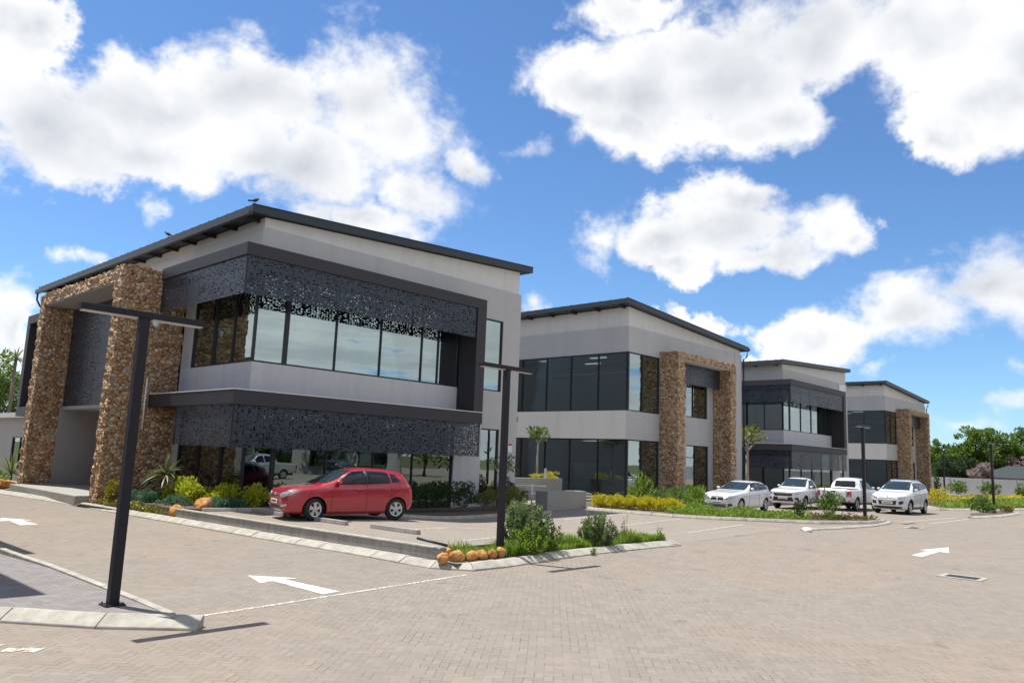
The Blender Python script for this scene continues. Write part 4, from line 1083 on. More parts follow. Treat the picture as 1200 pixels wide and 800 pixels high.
DOUBLE_CAB = dict(L=5.25, W=1.85, wheel=.37, arch=.075, axles=(.93, 4.08), paint='paint_car_white', roof_w=.60, spokes=6, bed=(3.55, 5.25), inset=.02, bumper='alloy',
    top=[(0, .90), (.04, 1.0), (.2, 1.08), (.6, 1.14), (1.1, 1.18), (1.25, 1.22), (1.45, 1.36), (1.85, 1.63), (2.05, 1.74), (2.4, 1.80), (2.9, 1.80), (3.25, 1.75), (3.38, 1.68), (3.48, 1.38), (3.55, 1.24), (3.7, 1.20), (5.1, 1.20), (5.22, 1.19), (5.25, 1.12)],
    belt=[(0, .86), (.2, .98), (.6, 1.04), (1.2, 1.09), (3.3, 1.14), (3.6, 1.15), (5.2, 1.14), (5.25, 1.06)], bottom=[(0, .44), (.06, .36), (.3, .32), (.8, .36), (4.6, .44), (5.25, .58)],
    plan=[(0, .60), (.05, .72), (.15, .80), (.35, .87), (.7, .905), (1.3, .91), (3.4, .91), (3.6, .905), (5.1, .905), (5.22, .89), (5.25, .85)],
    side_glass=[[(1.58, 1.17), (1.70, 1.28), (2.05, 1.60), (2.40, 1.66), (2.42, 1.20)], [(2.50, 1.20), (2.48, 1.67), (2.95, 1.66), (3.15, 1.58), (3.22, 1.24)]], windscreen=[(-.70, 1.25), (.70, 1.25), (.56, 1.72), (-.56, 1.72)], rear_glass=[(-.58, 1.27), (.58, 1.27), (.52, 1.62), (-.52, 1.62)],
    grille=[(-.5, .74), (.5, .74), (.55, .92), (-.55, .92)], lower=[[(-.5, .48), (.5, .48), (.5, .62), (-.5, .62)]], headlight=[(.58, .80), (.78, .82), (.86, .96), (.60, .94)], tail=[(.73, .78), (.875, .78), (.875, 1.09), (.73, 1.09)], tail_side=[(5.08, .78), (5.22, .78), (5.22, 1.09), (5.08, 1.09)],
    tailgate=[(-.70, .68), (.70, .68), (.70, 1.15), (-.70, 1.15)], plate_z=(.60, .565), mirror=(1.70, 1.2), handles=((2.32, 3.12), 1.04),
    seams=[('l', [(1.5, .5), (1.48, .85), (1.55, 1.12)], .016), ('l', [(2.46, .5), (2.46, 1.16)], .016), ('l', [(3.22, .9), (3.30, 1.14)], .016), ('l', [(3.52, .5), (3.52, 1.14)], .03)])
single = pickup('white_pickup', 'white single cab pickup with its dark grille facing out, behind the hatchback', SINGLE_CAB); single.place(31.9, -4.9, 181, zr(32))
double = pickup('white_pickup', 'white double cab pickup seen from its tailgate with red tail lights', DOUBLE_CAB); double.place(34.25, -6.75, 0, zr(34))
tag(single.root, group='white pickups in the parking bays'); tag(double.root, group='white pickups in the parking bays')
m = MB()
for y in (-.16, 0, .16): m.obox((-.35, y), (1, 0), .12, .11, 1.66, 1.70)
# vehicles across the road, seen only mirrored in the glass
def mirrored(src, loc, hd, label, paint):
    o = copy_tree(src.root); o.location = loc; o.rotation_euler = (0, 0, R(hd)); tag(o, label, group='vehicles across the road')
    for ch in o.children:
        if ch.name.split('.')[0] in ('body', 'tailgate'):
            ch.data = ch.data.copy(); ch.data.materials[0] = MATS[paint]
    return o
mirrored(double, (16.5, -25.5, zr(16)), 176, 'silver double cab pickup parked across the road', 'paint_silver')
mirrored(low_car, (24.0, -26.0, zr(24)), 92, 'black car parked across the road beside the silver pickup', 'paint_black')
# ------------------------------------------------------------------ street furniture
def lamp(loc, h, label, rz=0.):
    t = thing('street_lamp', loc, label, 'street lamp', 'charcoal tee shaped street lamps', rz)
    p = MB(); p.box(-.065, .065, -.065, .065, 0, h-.09); p.build('pole', 'lamp_metal', t, bevel=.006)
    b = MB(); b.box(-.13, .13, -.13, .13, -.005, .018); 
    for sx in (-.1, .1):
        for sy in (-.1, .1): b.tube([(sx, sy, .018), (sx, sy, .04)], .012, 6)
    b.build('base_plate', 'lamp_metal', t)
    a = MB(); a.box(-.86, .86, -.08, .08, h-.09, h); a.build('lamp_head', 'lamp_metal', t, bevel=.006)
    for sd in (-1, 1):
        d = MB(); x0, x1 = sorted((sd*.10, sd*.83)); d.box(x0, x1, -.055, .055, h-.108, h-.0905); d.build('lamp_lens', 'lamp_lens', t)
    return t
lamp((-7.44, -11.79, -.17), 4.02, 'nearest charcoal street lamp on the paved corner island, in front of the stone pillars')
lamp((1.22, -10.72, -.12), 4.24, 'charcoal street lamp rising from the grassy island beside the row of boulders')
lamp((24.7, -10.73, -.06), 4.15, 'charcoal street lamp in front of the white double cab pickup')
lamp((41.58, -12.35, -.07), 4.1, 'charcoal street lamp on the kerb island right of the white crossover')
lamp((71.5, -2.3, -.06), 4.1, 'farthest charcoal street lamp, thin against the dark trees by the end block')
# wheel stops
def wheel_stop(x, y, rz, label):
    m = MB(); m.hexa([(-.07, -.95, 0), (.07, -.95, 0), (.07, .95, 0), (-.07, .95, 0)], [(-.055, -.93, .11), (.055, -.93, .11), (.055, .93, .11), (-.055, .93, .11)])
    o = m.build('wheel_stop', 'wall_concrete', None, bevel=.012); o.location = (x, y, zl(x)+.003); o.rotation_euler = (0, 0, rz)
    tag(o, label, 'wheel stop', 'concrete wheel stops in the bays')
wheel_stop(.92, -1.12, .02, 'concrete wheel stop farthest along the wall, in front of the red hatchback')
wheel_stop(1.02, -4.1, .03, 'concrete wheel stop just left of the red hatchback front wheel, in the middle bay')
wheel_stop(1.28, -6.85, .03, 'concrete wheel stop nearest the boulders, in the empty bay')
# boulders
def boulder(x, y, z, r, label, seed, sq=(1, 1, .85), grp='orange boulders edging the island'):
    bm = bmesh.new(); bmesh.ops.create_icosphere(bm, subdivisions=4, radius=1)
    o3 = Vector((seed*3.1, seed*1.7, seed*.9))
    for v in bm.verts:
        n = v.co.normalized(); d = 1+.22*noise.noise(n*1.1+o3)+.10*noise.noise(n*2.6+o3)+.03*noise.noise(n*8+o3)
        # facets
        for k in range(5):
            q = Vector((math.sin(seed*7+k*2.4), math.cos(seed*5+k*1.9), math.sin(k*1.3+seed))).normalized(); dd = n.dot(q)
            if dd*d > .82: d = min(d, .82/dd+.03)
        v.co = Vector((n.x*d*r*sq[0], n.y*d*r*sq[1], n.z*d*r*sq[2]))
    me = bpy.data.meshes.new('boulder'); bm.to_mesh(me); bm.free()
    o = link_mesh('boulder', me, 'boulder', None, True); o.location = (x, y, z); o.rotation_euler = (0, 0, seed*1.3)
    tag(o, label, 'boulder', grp)
bl = ['rounded orange boulder touching the end of the retaining wall', 'wide orange boulder beside the black pipe, second from the retaining wall', 'orange boulder third from the retaining wall at the island edge', 'flattish orange boulder in the middle of the island row', 'small orange boulder second from the grassy end of the row', 'orange boulder at the grassy end of the row, nearest the lamp post']
for (x, y, r_, lb, i) in zip((-.70, -.36, .02, .36, .70, 1.02), (-10.95, -11.0, -11.05, -11.02, -10.98, -10.92), (.135, .155, .14, .13, .125, .14), bl, range(6)):
    boulder(x, y, zr(x)+.13+r_*.62, r_, lb, i+1, (1.05, .95, .9))
boulder(-.30, -10.62, -.02, .10, 'small pale orange boulder behind the black pipe', 9)
boulder(-1.02, .92, -.03, .24, 'squarish orange boulder against the far end of the retaining wall', 11, (1.1, .8, .9), 'orange boulders in the garden beds')
boulder(-.1, .95, .10, .36, 'pointed orange boulder among the blue green shrubs', 12, (1, .8, .85), 'orange boulders in the garden beds')
boulder(-1.75, 17.2, -.02, .42, 'flat orange boulder at the foot of the farther stone pillar', 13, (1.2, 1.4, .5), 'orange boulders in the garden beds')
m = MB(); m.tube([(-.38, -10.72, .12), (-.76, -10.16, .24)], .028, 10); o = m.build('black_pipe', 'trim_black', None, True); tag(o, 'short black pipe leaning out of the boulders over the wall end', 'pipe')
o = boulder(16.15, -11.62, zr(16)+.05, .17, 'white painted stone marking the tip of the low kerb', 15, (1.4, 1, .6), 'painted kerb stones'); bpy.data.objects[[x.name for x in bpy.data.objects if x.name.startswith('boulder')][-1]].data.materials[0] = MATS['paint_white']
# planters and rail in front of the second block
def planter(x0, x1, y0, y1, z0, z1, label):
    t = thing('concrete_planter', ((x0+x1)/2, (y0+y1)/2, z0), label, 'planter', 'board marked concrete planters'); X, Y, H, w = (x1-x0)/2, (y1-y0)/2, z1-z0, .12
    m = MB()
    for (a, b, c, d) in ((-X, X, -Y, -Y+w), (-X, X, Y-w, Y), (-X, -X+w, -Y+w, Y-w), (X-w, X, -Y+w, Y-w)): m.box(a, b, c, d, -.3, H)
    m.build('box', 'concrete', t, bevel=.012)
    m = MB(); m.box(-X+w, X-w, -Y+w, Y-w, -.3, H-.08); m.build('soil_fill', 'soil', t)
    return t
planter(18.15, 22.0, 4.5, 5.3, 0, .98, 'tall concrete planter with a slim tree, against the glass between the blocks')
planter(14.35, 17.1, -.95, -.25, -.15, .62, 'long low concrete planter wall at the forecourt edge')
t = thing('handrail', (14.0, .9, 0), 'pale metal handrail beside the concrete planters', 'handrail')
m = MB()
for x in (0, 1.4): m.tube([(x, 0, -.1), (x, 0, 1.0 if x == 0 else .85)], .035, 8)
m.build('post', 'pipe_white', t, True); m = MB()
for z in (.42, .78): m.tube([(0, 0, z), (1.4, 0, z), (2.4, 0, z-.03)], .022, 8)
m.build('rail', 'pipe_white', t, True)
def small_post(loc, h, label):
    m = MB(); m.box(-.05, .05, -.05, .05, 0, h); m.box(-.055, .055, -.055, .055, h+.001, h+.03); o = m.build('garden_light', 'pipe_white', None, bevel=.008); o.location = loc; tag(o, label, 'garden light', 'pale garden light posts')
small_post((5.6, -.6, .05), .52, 'short pale garden light post between shrubs left of the red hatchback'); small_post((20.75, 4.7, .88), .6, 'slim pale post standing in the tall concrete planter')
s = MB()
for k in range(3): s.box(20.6+.0*k, 22.6, 2.2+.35*k, 2.55+.35*k, -.2, .0+.14*k)
o = s.build('entrance_steps', 'concrete'); tag(o, 'three shallow concrete steps to the glass door of the second block', 'steps')
# boundary wall
def precast(x, y0, y1, label):
    t = thing('boundary_wall', (x, y0, -.2), label, 'boundary wall', 'precast boundary walls'); L = y1-y0; n = int(abs(L)/3.25); st = L/n
    for i in range(n+1):
        m = MB(); yy = i*st; m.box(-.11, .13, yy-.12, yy+.12, -.3, 1.98); m.build('post', 'plaster_grey', t)
    m = MB()
    for i in range(n):
        a, b = sorted((i*st, (i+1)*st))
        for r in range(5): m.box(-.03, .03, a+.125, b-.125, -.25+r*.44+.006, -.25+(r+1)*.44)
    m.build('panel', 'plaster_grey', t)
precast(93, 6, -42, 'pale precast concrete boundary wall behind the far garden, below the trees')
# neighbour house beyond the wall
t = thing('neighbour_house', (104, -3, -.3), 'house with a dark green hipped roof behind the boundary wall', 'house')
m = MB(); m.box(-3, 3, -6.5, 4.5, 0, 2.3); m.build('wall', 'plaster_dark', t)
m = MB(); m.hexa([(-3.5, -7.0, 2.25), (3.5, -7.0, 2.25), (3.5, 5.0, 2.25), (-3.5, 5.0, 2.25)], [(-.2, -1.6, 3.75), (.2, -1.6, 3.75), (.2, 1.4, 3.75), (-.2, 1.4, 3.75)]); m.build('roof', 'roof_green', t)
# buildings on this side of the road: they shade the corner and stand in the reflections
t = thing('office_building', (-8.86, -7.60, 0), 'grey office block across the driveway beyond the left edge', 'office building', 'office blocks across the roads')
m = MB(); m.box(-14, -.0, 0, 26, -.4, 7.0); m.box(0, 1.38, 5.55, 26, -.4, 7.0); m.build('wall', 'plaster_light', t)
m = MB(); m.box(-14, .05, -.05, 26, 7.002, 7.12); m.box(.052, 1.43, 5.5, 26, 7.002, 7.12); m.build('roof', 'roof_metal', t)
for z0, z1 in ((.7, 2.6), (4.1, 6.0)):
    for k in range(3): window(t, 'y', -.003, -12.5+3.8*k, -10.2+3.8*k, z0, z1, (-11.4+3.8*k,), inward=-1)
t = thing('office_building', (4, -48, 0), 'pale office block across the road behind the viewer', 'office building', 'office blocks across the roads')
m = MB(); m.box(0, 34, 0, 12, -.4, 4.2); m.build('wall', 'plaster_dark', t); m = MB(); m.box(-.5, 34.5, -.5, 12.5, 4.202, 4.5); m.build('roof', 'roof_metal', t)
for k in range(6): window(t, 'y', 12.03, 2+5.3*k, 5.4+5.3*k, .6, 3.0, (3.7+5.3*k,), inward=1)
# ------------------------------------------------------------------ vegetation
def unit(n):
    v = rng.normal(size=(n, 3)); return v/np.linalg.norm(v, axis=1)[:, None]
def leaf_quads(P, D, size, aspect, fold=.12):
    """one small folded blade per leaf: base, side, tip, side"""
    n = len(P); D = D/np.maximum(1e-6, np.linalg.norm(D, axis=1))[:, None]
    S = np.cross(D, unit(n)); S /= np.maximum(1e-6, np.linalg.norm(S, axis=1))[:, None]; N = np.cross(S, D)
    s = (size*rng.uniform(.65, 1.25, n))[:, None]
    V = np.stack([P, P+D*s*.45+S*s*aspect*.5+N*s*fold, P+D*s, P+D*s*.45-S*s*aspect*.5+N*s*fold], 1).reshape(-1, 3)
    F = np.arange(4*n).reshape(n, 4)
    return V, F
def foliage(lumps, n, size, aspect=.5, up=.35, shell=.55, sub=7, subr=.42):
    """leaves gathered in sub-clumps over uneven lumps ((cx,cy,cz),(rx,ry,rz))"""
    vol = np.array([l[1][0]*l[1][1]*l[1][2] for l in lumps])**.6; vol /= vol.sum()
    Ps, Ds = [], []
    for (c, r), w in zip(lumps, vol):
        k = max(8, int(n*w)); c = np.array(c); r = np.array(r)
        sc = unit(sub)*rng.uniform(.55, 1.0, sub)[:, None]
        sr = rng.uniform(.6, 1.15, sub)*subr
        which = rng.integers(0, sub, k); q = unit(k)*(rng.uniform(shell, 1, k)**.5)[:, None]
        p = (sc[which]+q*sr[which][:, None])
        Ps.append(c+p*r); d = q*.7+sc[which]*.5+unit(k)*.55; d[:, 2] += up; Ds.append(d)
    return leaf_quads(np.concatenate(Ps), np.concatenate(Ds), size, aspect)
def merge(parts):
    V, F, b = [], [], 0
    for v, f in parts: V.append(v); F.append(f+b); b += len(v)
    return np.concatenate(V), np.concatenate(F)
def stems(base, lumps, r=.012, n=7):
    m = MB()
    for k in range(n):
        c, rr_ = lumps[k % len(lumps)]; a = rng.uniform(0, 6.28); q = rng.uniform(.1, .6)
        tip = (c[0]+math.cos(a)*rr_[0]*q, c[1]+math.sin(a)*rr_[1]*q, c[2]+rr_[2]*rng.uniform(.0, .7))
        b = (base[0]+rng.uniform(-.06, .06), base[1]+rng.uniform(-.06, .06), base[2]-.05)
        mid = tuple((x+y)/2+rng.uniform(-.03, .03) for x, y in zip(b, tip)); m.tube([b, mid, tip], [r, r*.8, r*.4], 5)
    return m
def plant(name, loc, V, F, leaf, label, cat, group, stem=None, bark='bark'):
    o = link_mesh(name, np_mesh(name, V, F), leaf); o.location = loc; tag(o, label, cat, group)
    if stem is not None: stem.build('stem', bark, o, True)
    return o
def mound(name, loc, rx, ry, rz, leaf, label, cat, group, n=900, size=.07, aspect=.55, up=.4, k=5, sub=7, subr=.42, shell=.55):
    lumps = [((0, 0, rz*.50), (rx*.85, ry*.85, rz*.52))]
    for i in range(k):
        a = rng.uniform(0, 6.28); q = rng.uniform(.25, .6); lumps.append(((rx*q*math.cos(a), ry*q*math.sin(a), rz*rng.uniform(.3, .72)), (rx*.45, ry*.45, rz*rng.uniform(.28, .42))))
    V, F = foliage(lumps, n, size, aspect, up, shell, sub, subr)
    V[:, 2] = np.maximum(V[:, 2], -.03)
    return plant(name, loc, V, F, leaf, label, cat, group, stems((0, 0, 0), lumps, .010, 6))
G1 = 'shrubs in the garden bed round the nearest block'
for i, (x, y, z, rx, ry, rz, lf, n, sz, lb, nm) in enumerate([
    (-1.05, 5.75, -.12, .42, .42, .85, 'leaf_gold', 1500, .07, 'upright golden shrub at the foot of the nearest stone pillar', 'golden_shrub'),
    (-.85, 4.75, -.12, .40, .5, .55, 'leaf_teal', 1300, .07, 'blue green shrub between the golden shrub and the nearest lamp pole', 'blue_green_shrub'),
    (-.65, 3.55, -.12, .5, .7, .66, 'leaf_teal', 2000, .07, 'largest blue green shrub, under the spiky sword leaved plant', 'blue_green_shrub'),
    (-.55, 2.1, -.10, .5, .7, .48, 'leaf_teal', 1700, .07, 'low blue green shrub left of the pointed orange boulder', 'blue_green_shrub'),
    (.35, .62, .0, .7, .4, .40, 'leaf_teal', 1700, .07, 'spreading blue green shrub right of the pointed orange boulder', 'blue_green_shrub'),
    (.10, 3.35, -.05, .6, .6, .92, 'leaf_lime', 1500, .09, 'bright lime shrub just right of the sword leaved plant', 'lime_shrub'),
    (.15, 2.3, -.03, .6, .6, .86, 'leaf_lime', 1500, .09, 'bright lime shrub in the middle of the bed behind the pointed boulder', 'lime_shrub'),
    (.55, 1.1, .0, .62, .6, .78, 'leaf_lime', 1500, .09, 'bright lime shrub right behind the pointed boulder', 'lime_shrub'),
    (1.5, .62, .03, .6, .5, .72, 'leaf_lime', 1400, .09, 'bright lime shrub nearest the pale garden light post', 'lime_shrub'),
    (2.4, .0, .05, .45, .45, .58, 'leaf_gold', 900, .08, 'dull gold shrub left of the pale garden light post', 'golden_shrub'),
    (3.7, -.75, .07, .6, .55, .72, 'leaf_green', 1500, .08, 'round green shrub just behind the nose of the red hatchback', 'green_shrub'),
    (3.0, -.75, .06, .5, .4, .42, 'leaf_green', 900, .07, 'low green shrub in front of the pale garden light post', 'green_shrub')]):
    mound(nm, (x, y, z), rx, ry, rz, lf, lb, 'shrub', G1, n, sz)
for i, (x, y, rx, rz) in enumerate([(6.6, -.75, .7, .85), (7.6, -.8, .7, .80), (8.55, -.9, .75, .92), (9.45, -.9, .7, .95)]):
    mound('dark_shrub', (x, y, .07), rx, rx, rz, 'leaf_dark', ['dark green shrub nearest the tail of the red hatchback', 'second dark green shrub right of the red hatchback', 'third dark green shrub right of the red hatchback', 'rounded dark green shrub below the white pier of the screened block'][i], 'shrub', 'dark shrubs along the screened block', 1900, .075)
for i, (x, y, rx, rz) in enumerate([(10.35, -1.0, .6, .66), (11.1, -1.0, .6, .70), (11.9, -.9, .6, .68), (12.8, -.6, .55, .62)]):
    mound('yellow_green_shrub', (x, y, .07), rx, rx*.9, rz, 'leaf_olive', ['yellow green shrub right beside the dark rounded shrub', 'yellow green shrub left of the frangipani stem', 'yellow green shrub under the frangipani', 'yellow green shrub at the right end of the first bed'][i], 'shrub', 'yellow green shrubs at the end of the first bed', 1300, .075)
mound('dark_shrub', (12.9, .35, .07), .6, .5, 1.0, 'leaf_dark', 'dark round bush against the end wall below the small wall sign', 'shrub', 'dark shrubs along the screened block', 1500, .075)
# ground cover strip along the drive edge (stuff)
def cover(name, poly, zf, n, size, leaf, label, h=.14, aspect=.6):
    xs = np.array(poly); lo, hi = xs.min(0), xs.max(0); P = []
    while len(P) < n:
        q = rng.uniform(lo, hi)
        inside = False; j = len(poly)-1
        for i in range(len(poly)):
            (xi, yi), (xj, yj) = poly[i], poly[j]
            if (yi > q[1]) != (yj > q[1]) and q[0] < (xj-xi)*(q[1]-yi)/(yj-yi)+xi: inside = not inside
            j = i
        if inside:
            hh = h*max(.15, .5+.9*noise.noise(Vector((q[0]*1.3, q[1]*1.3, 0))))
            P.append((q[0], q[1], zf(q[0], q[1])+rng.uniform(0, hh)))
    P = np.array(P); D = unit(len(P))*.8; D[:, 2] += .8
    V, F = leaf_quads(P, D, size, aspect)
    o = link_mesh(name, np_mesh(name, V, F), leaf); tag(o, label, 'ground cover', None, 'stuff'); return o
cover('flowering_ground_cover', [(-1.45, 6.5), (-1.0, 6.5), (-.75, 1.3), (-1.15, 1.05), (-1.35, 3)], lambda x, y: -.17, 3200, .07, 'leaf_cover', 'low orange and yellow flowering ground cover along the drive edge', .22)
cover('ground_cover', [(-1.4, 6.5), (-1.0, 6.5), (-.7, 1.3), (-1.15, 1.1), (-1.3, 3)], lambda x, y: -.17, 1800, .08, 'leaf_lime', 'lime ground cover mixed among the orange flowers', .25)
# sword leaved plants
def sword(loc, h, n, L, label, group='sword leaved plants', leaf='leaf_sword', trunk_r=.06, w=.045, droop=.5, name='sword_leaf_plant'):
    t = thing(name, loc, label, 'plant', group)
    m = MB(); m.tube([(0, 0, -.1), (.02, 0, h*.5), (0, .02, h)], [trunk_r*1.3, trunk_r, trunk_r*.8], 8); m.build('trunk', 'bark', t, True)
    V, F = [], []
    for k in range(n):
        a = k*2.4+rng.uniform(-.3, .3); e = rng.uniform(-.15, 1.25); l = L*rng.uniform(.75, 1.1); d = Vector((math.cos(a)*math.cos(e), math.sin(a)*math.cos(e), math.sin(e))); s = Vector((-math.sin(a), math.cos(a), 0)); b = len(V); ns = 6
        for i in range(ns+1):
            q = i/ns; p = Vector((0, 0, h-.02))+d*l*q-Vector((0, 0, droop*l*q*q*math.cos(e))); ww = w*(1-q**2.2)*(.6+.4*min(1, q*4))+.002
            V += [tuple(p+s*ww), tuple(p+Vector((0, 0, -.35*ww))), tuple(p-s*ww)]
        for i in range(ns):
            for j in (0, 1): F.append((b+3*i+j, b+3*i+j+1, b+3*i+4+j, b+3*i+3+j))
    link_mesh('crown', np_mesh('crown', V, F), leaf, t, True); return t
sword((-.28, 3.75, -.1), 1.1, 46, .95, 'spiky sword leaved plant on a short trunk in the bed beside the nearest stone pillar')
sword((-.9, 19.3, -.1), .5, 40, 1.2, 'spiky sword leaved plant at the far left, below the dark framed opening', droop=.35)
for i, (x, y) in enumerate(((-2.0, 18.2), (-1.6, 20.4), (-2.3, 16.9))):
    mound('green_shrub', (x, y, -.15), .75, .9, .75, ('leaf_green', 'leaf_lime', 'leaf_green')[i], ['green shrub left of the farther stone pillar beside the drive', 'pale lime shrub under the farther spiky plant', 'low green shrub at the foot of the farther stone pillar'][i], 'shrub', 'shrubs beyond the farther pillar', 900, .10)
# young trees
def small_tree(name, loc, h, crown, leaf, label, n=500, size=.22, forks=3, group='young trees between the blocks', bark='bark_pale', aspect=.4, r=.06, lean=0.):
    t = thing(name, loc, label, 'tree', group); m = MB(); lumps = []
    z0 = h-crown*1.1
    m.tube([(0, 0, -.15), (lean*.4, .02, z0*.5), (lean, 0, z0)], [r*1.25, r, r*.8], 8)
    for k in range(forks):
        a = k*6.28/forks+.6; q = crown*rng.uniform(.35, .65); tip = (lean+q*math.cos(a), q*math.sin(a), z0+crown*rng.uniform(.5, .95))
        m.tube([(lean, 0, z0-.03), (lean+q*.4*math.cos(a), q*.4*math.sin(a), z0+crown*.3), tip], [r*.7, r*.5, r*.3], 6); lumps.append((tip, (crown*.42, crown*.42, crown*.36)))
    lumps.append(((lean, 0, z0+crown*.75), (crown*.5, crown*.5, crown*.35)))
    m.build('trunk', bark, t, True); V, F = foliage(lumps, n, size, aspect, .15, .4); link_mesh('crown', np_mesh('crown', V, F), leaf, t); return t
small_tree('frangipani', (12.1, -.35, .05), 2.0, .85, 'leaf_green', 'young frangipani with pale forked stem, half hidden by the lamp pole', 120, .22, 4)
small_tree('slim_tree', (20.3, 4.9, .88), 2.85, .8, 'leaf_green', 'slim tree with a tufted green crown in the tall concrete planter', 260, .24, 3)
small_tree('slim_tree', (41.9, 3.3, -.1), 4.9, 1.5, 'leaf_olive', 'slim pale stemmed tree with a drooping olive crown, left of the third block', 420, .32, 4, r=.12)
V, F = foliage([((0, 0, .2), (1.1, .35, .22)), ((.6, 0, .25), (.5, .3, .2))], 700, .09); plant('yellow_shrub', (20.9, 4.85, .88), V, F, 'leaf_yellow', 'yellow trailing shrub spilling over the tall concrete planter', 'shrub', None)
# hedge of yellow clumps before the second block
for i, (x, y, r_) in enumerate([(17.35, -1.55, .62), (17.45, -2.25, .60), (17.6, -2.95, .62), (17.75, -3.65, .55), (18.05, -4.15, .66), (18.15, -4.95, .62)]):
    mound('yellow_hedge_clump', (x+.25, y+.15, zr(17)+.10), r_*.95, r_*.95, .58, 'leaf_yellow', ['yellow hedge clump nearest the glass entrance, leftmost of the yellow row', 'yellow hedge clump second from the entrance end', 'greenish yellow hedge clump third from the entrance end', 'small yellow hedge clump fourth from the entrance end', 'bright yellow hedge clump second from the green ground cover', 'yellow hedge clump touching the green ground cover'][i], 'hedge clump', 'yellow hedge clumps before the second block', 4200, .055, .6, .25, 7, 20, .34, .6)
mound('feathery_shrub', (20.6, -1.6, -.1), .6, .6, 1.45, 'leaf_grass', 'tall feathery light green shrub behind the yellow hedge, left of the stone gateway', 'shrub', 'shrubs behind the yellow hedge', 700, .20, .25, .9)
for i, (x, y) in enumerate(((22.0, -1.7), (23.3, -2.1), (24.6, -2.3))):
    mound('green_shrub', (x, y, -.1), .85, .7, .95, 'leaf_green', ['green shrub right of the feathery shrub behind the yellow hedge', 'broad green shrub directly before the left stone leg of the gateway', 'green shrub between the gateway and the white hatchback'][i], 'shrub', 'shrubs behind the yellow hedge', 1100, .10)
mound('feathery_shrub', (21.9, -3.9, -.1), .5, .5, 1.1, 'leaf_grass', 'feathery green shrub just left of the white hatchback bonnet', 'shrub', 'shrubs behind the yellow hedge', 500, .2, .25, .9)
cover('green_ground_cover', [(17.4, -4.9), (20.6, -4.4), (21.2, -7.4), (22.2, -9.4), (20.4, -9.9), (18.1, -7.6), (17.2, -6.2)], lambda x, y: -.08, 6500, .10, 'leaf_grass', 'low green ground cover filling the bed in front of the white hatchback', .42)
cover('brown_ground_cover', [(20.6, -10.0), (22.4, -9.0), (24.9, -10.6), (24.6, -11.3), (23.0, -11.3)], lambda x, y: -.08, 1600, .09, 'leaf_cover', 'thin brownish ground cover around the second lamp post bed', .26)
for i, (x, y, z) in enumerate(((20.9, -9.3, .0), (21.9, -10.1, .0))):
    mound('upright_bush', (x, y, -.08), .3 if i == 0 else .72, .3 if i == 0 else .72, .75 if i == 0 else 1.15, 'leaf_dark' if i == 0 else 'leaf_green', ['slender dark bush below the rear wheel of the white hatchback', 'leafy green bush in front of the double cab pickup tailgate'][i], 'bush', 'bushes on the second island', 350 if i == 0 else 1300, .13, .3, .9)
# island bushes and grass
def spray(name, loc, h, w, n, leaf, label, grp, ns=26, size=.10, aspect=.32):
    P, D = [], []; m = MB()
    for k in range(ns):
        a = rng.uniform(0, 6.28); q = w*math.sqrt(rng.uniform(0, 1)); hh = h*(1-.55*(q/w)**2)*rng.uniform(.72, 1.08); tip = np.array((q*math.cos(a), q*math.sin(a), hh)); b = np.array((q*.25*math.cos(a), q*.25*math.sin(a), -.05))
        mid = (b+tip)/2+np.array((q*.22*math.cos(a), q*.22*math.sin(a), 0)); m.tube([tuple(b), tuple(mid), tuple(tip)], [.010, .007, .003], 5)
        kk = n//ns; t = rng.uniform(.22, 1.02, kk)[:, None]; p = (1-t)**2*b+2*t*(1-t)*mid+t*t*tip; ax = (tip-b)/np.linalg.norm(tip-b); d = unit(kk)*.9+ax*.9; P.append(p+unit(kk)*.025); D.append(d)
    V, F = leaf_quads(np.concatenate(P), np.concatenate(D), size, aspect); return plant(name, loc, V, F, leaf, label, 'bush', grp, m)
GI = 'bushes on the grassy island'
spray('leafy_bush', (2.35, -10.45, -.15), 1.18, .68, 5200, 'leaf_silver', 'tall loose leafy bush on the island right beside the lamp pole', GI, 60)
spray('leafy_bush', (2.0, -10.85, -.15), .62, .55, 1500, 'leaf_grass', 'low bright green bush at the foot of the lamp pole on the island', GI, 30)
spray('leafy_bush', (2.95, -10.6, -.15), .75, .5, 1200, 'leaf_green', 'short dark leafy bush leaning out from the tallest island bush', GI, 24)
spray('leafy_bush', (5.15, -10.5, -.18), .82, .55, 3400, 'leaf_silver', 'rounded leafy bush standing alone in the middle of the grassy island', GI, 46)
spray('dry_twig_plant', (6.35, -10.55, -.2), .95, .14, 90, 'leaf_dry', 'bare dry twig plant near the right end of the grassy island', GI, 6, .06)
spray('weed', (7.75, -10.75, -.2), .42, .16, 160, 'leaf_grass', 'single pale weed at the right tip of the grassy island', GI, 6, .08)
spray('weed', (4.05, -11.22, -.30), .22, .14, 120, 'leaf_green', 'small weed growing out of the island kerb joint', GI, 8, .06)
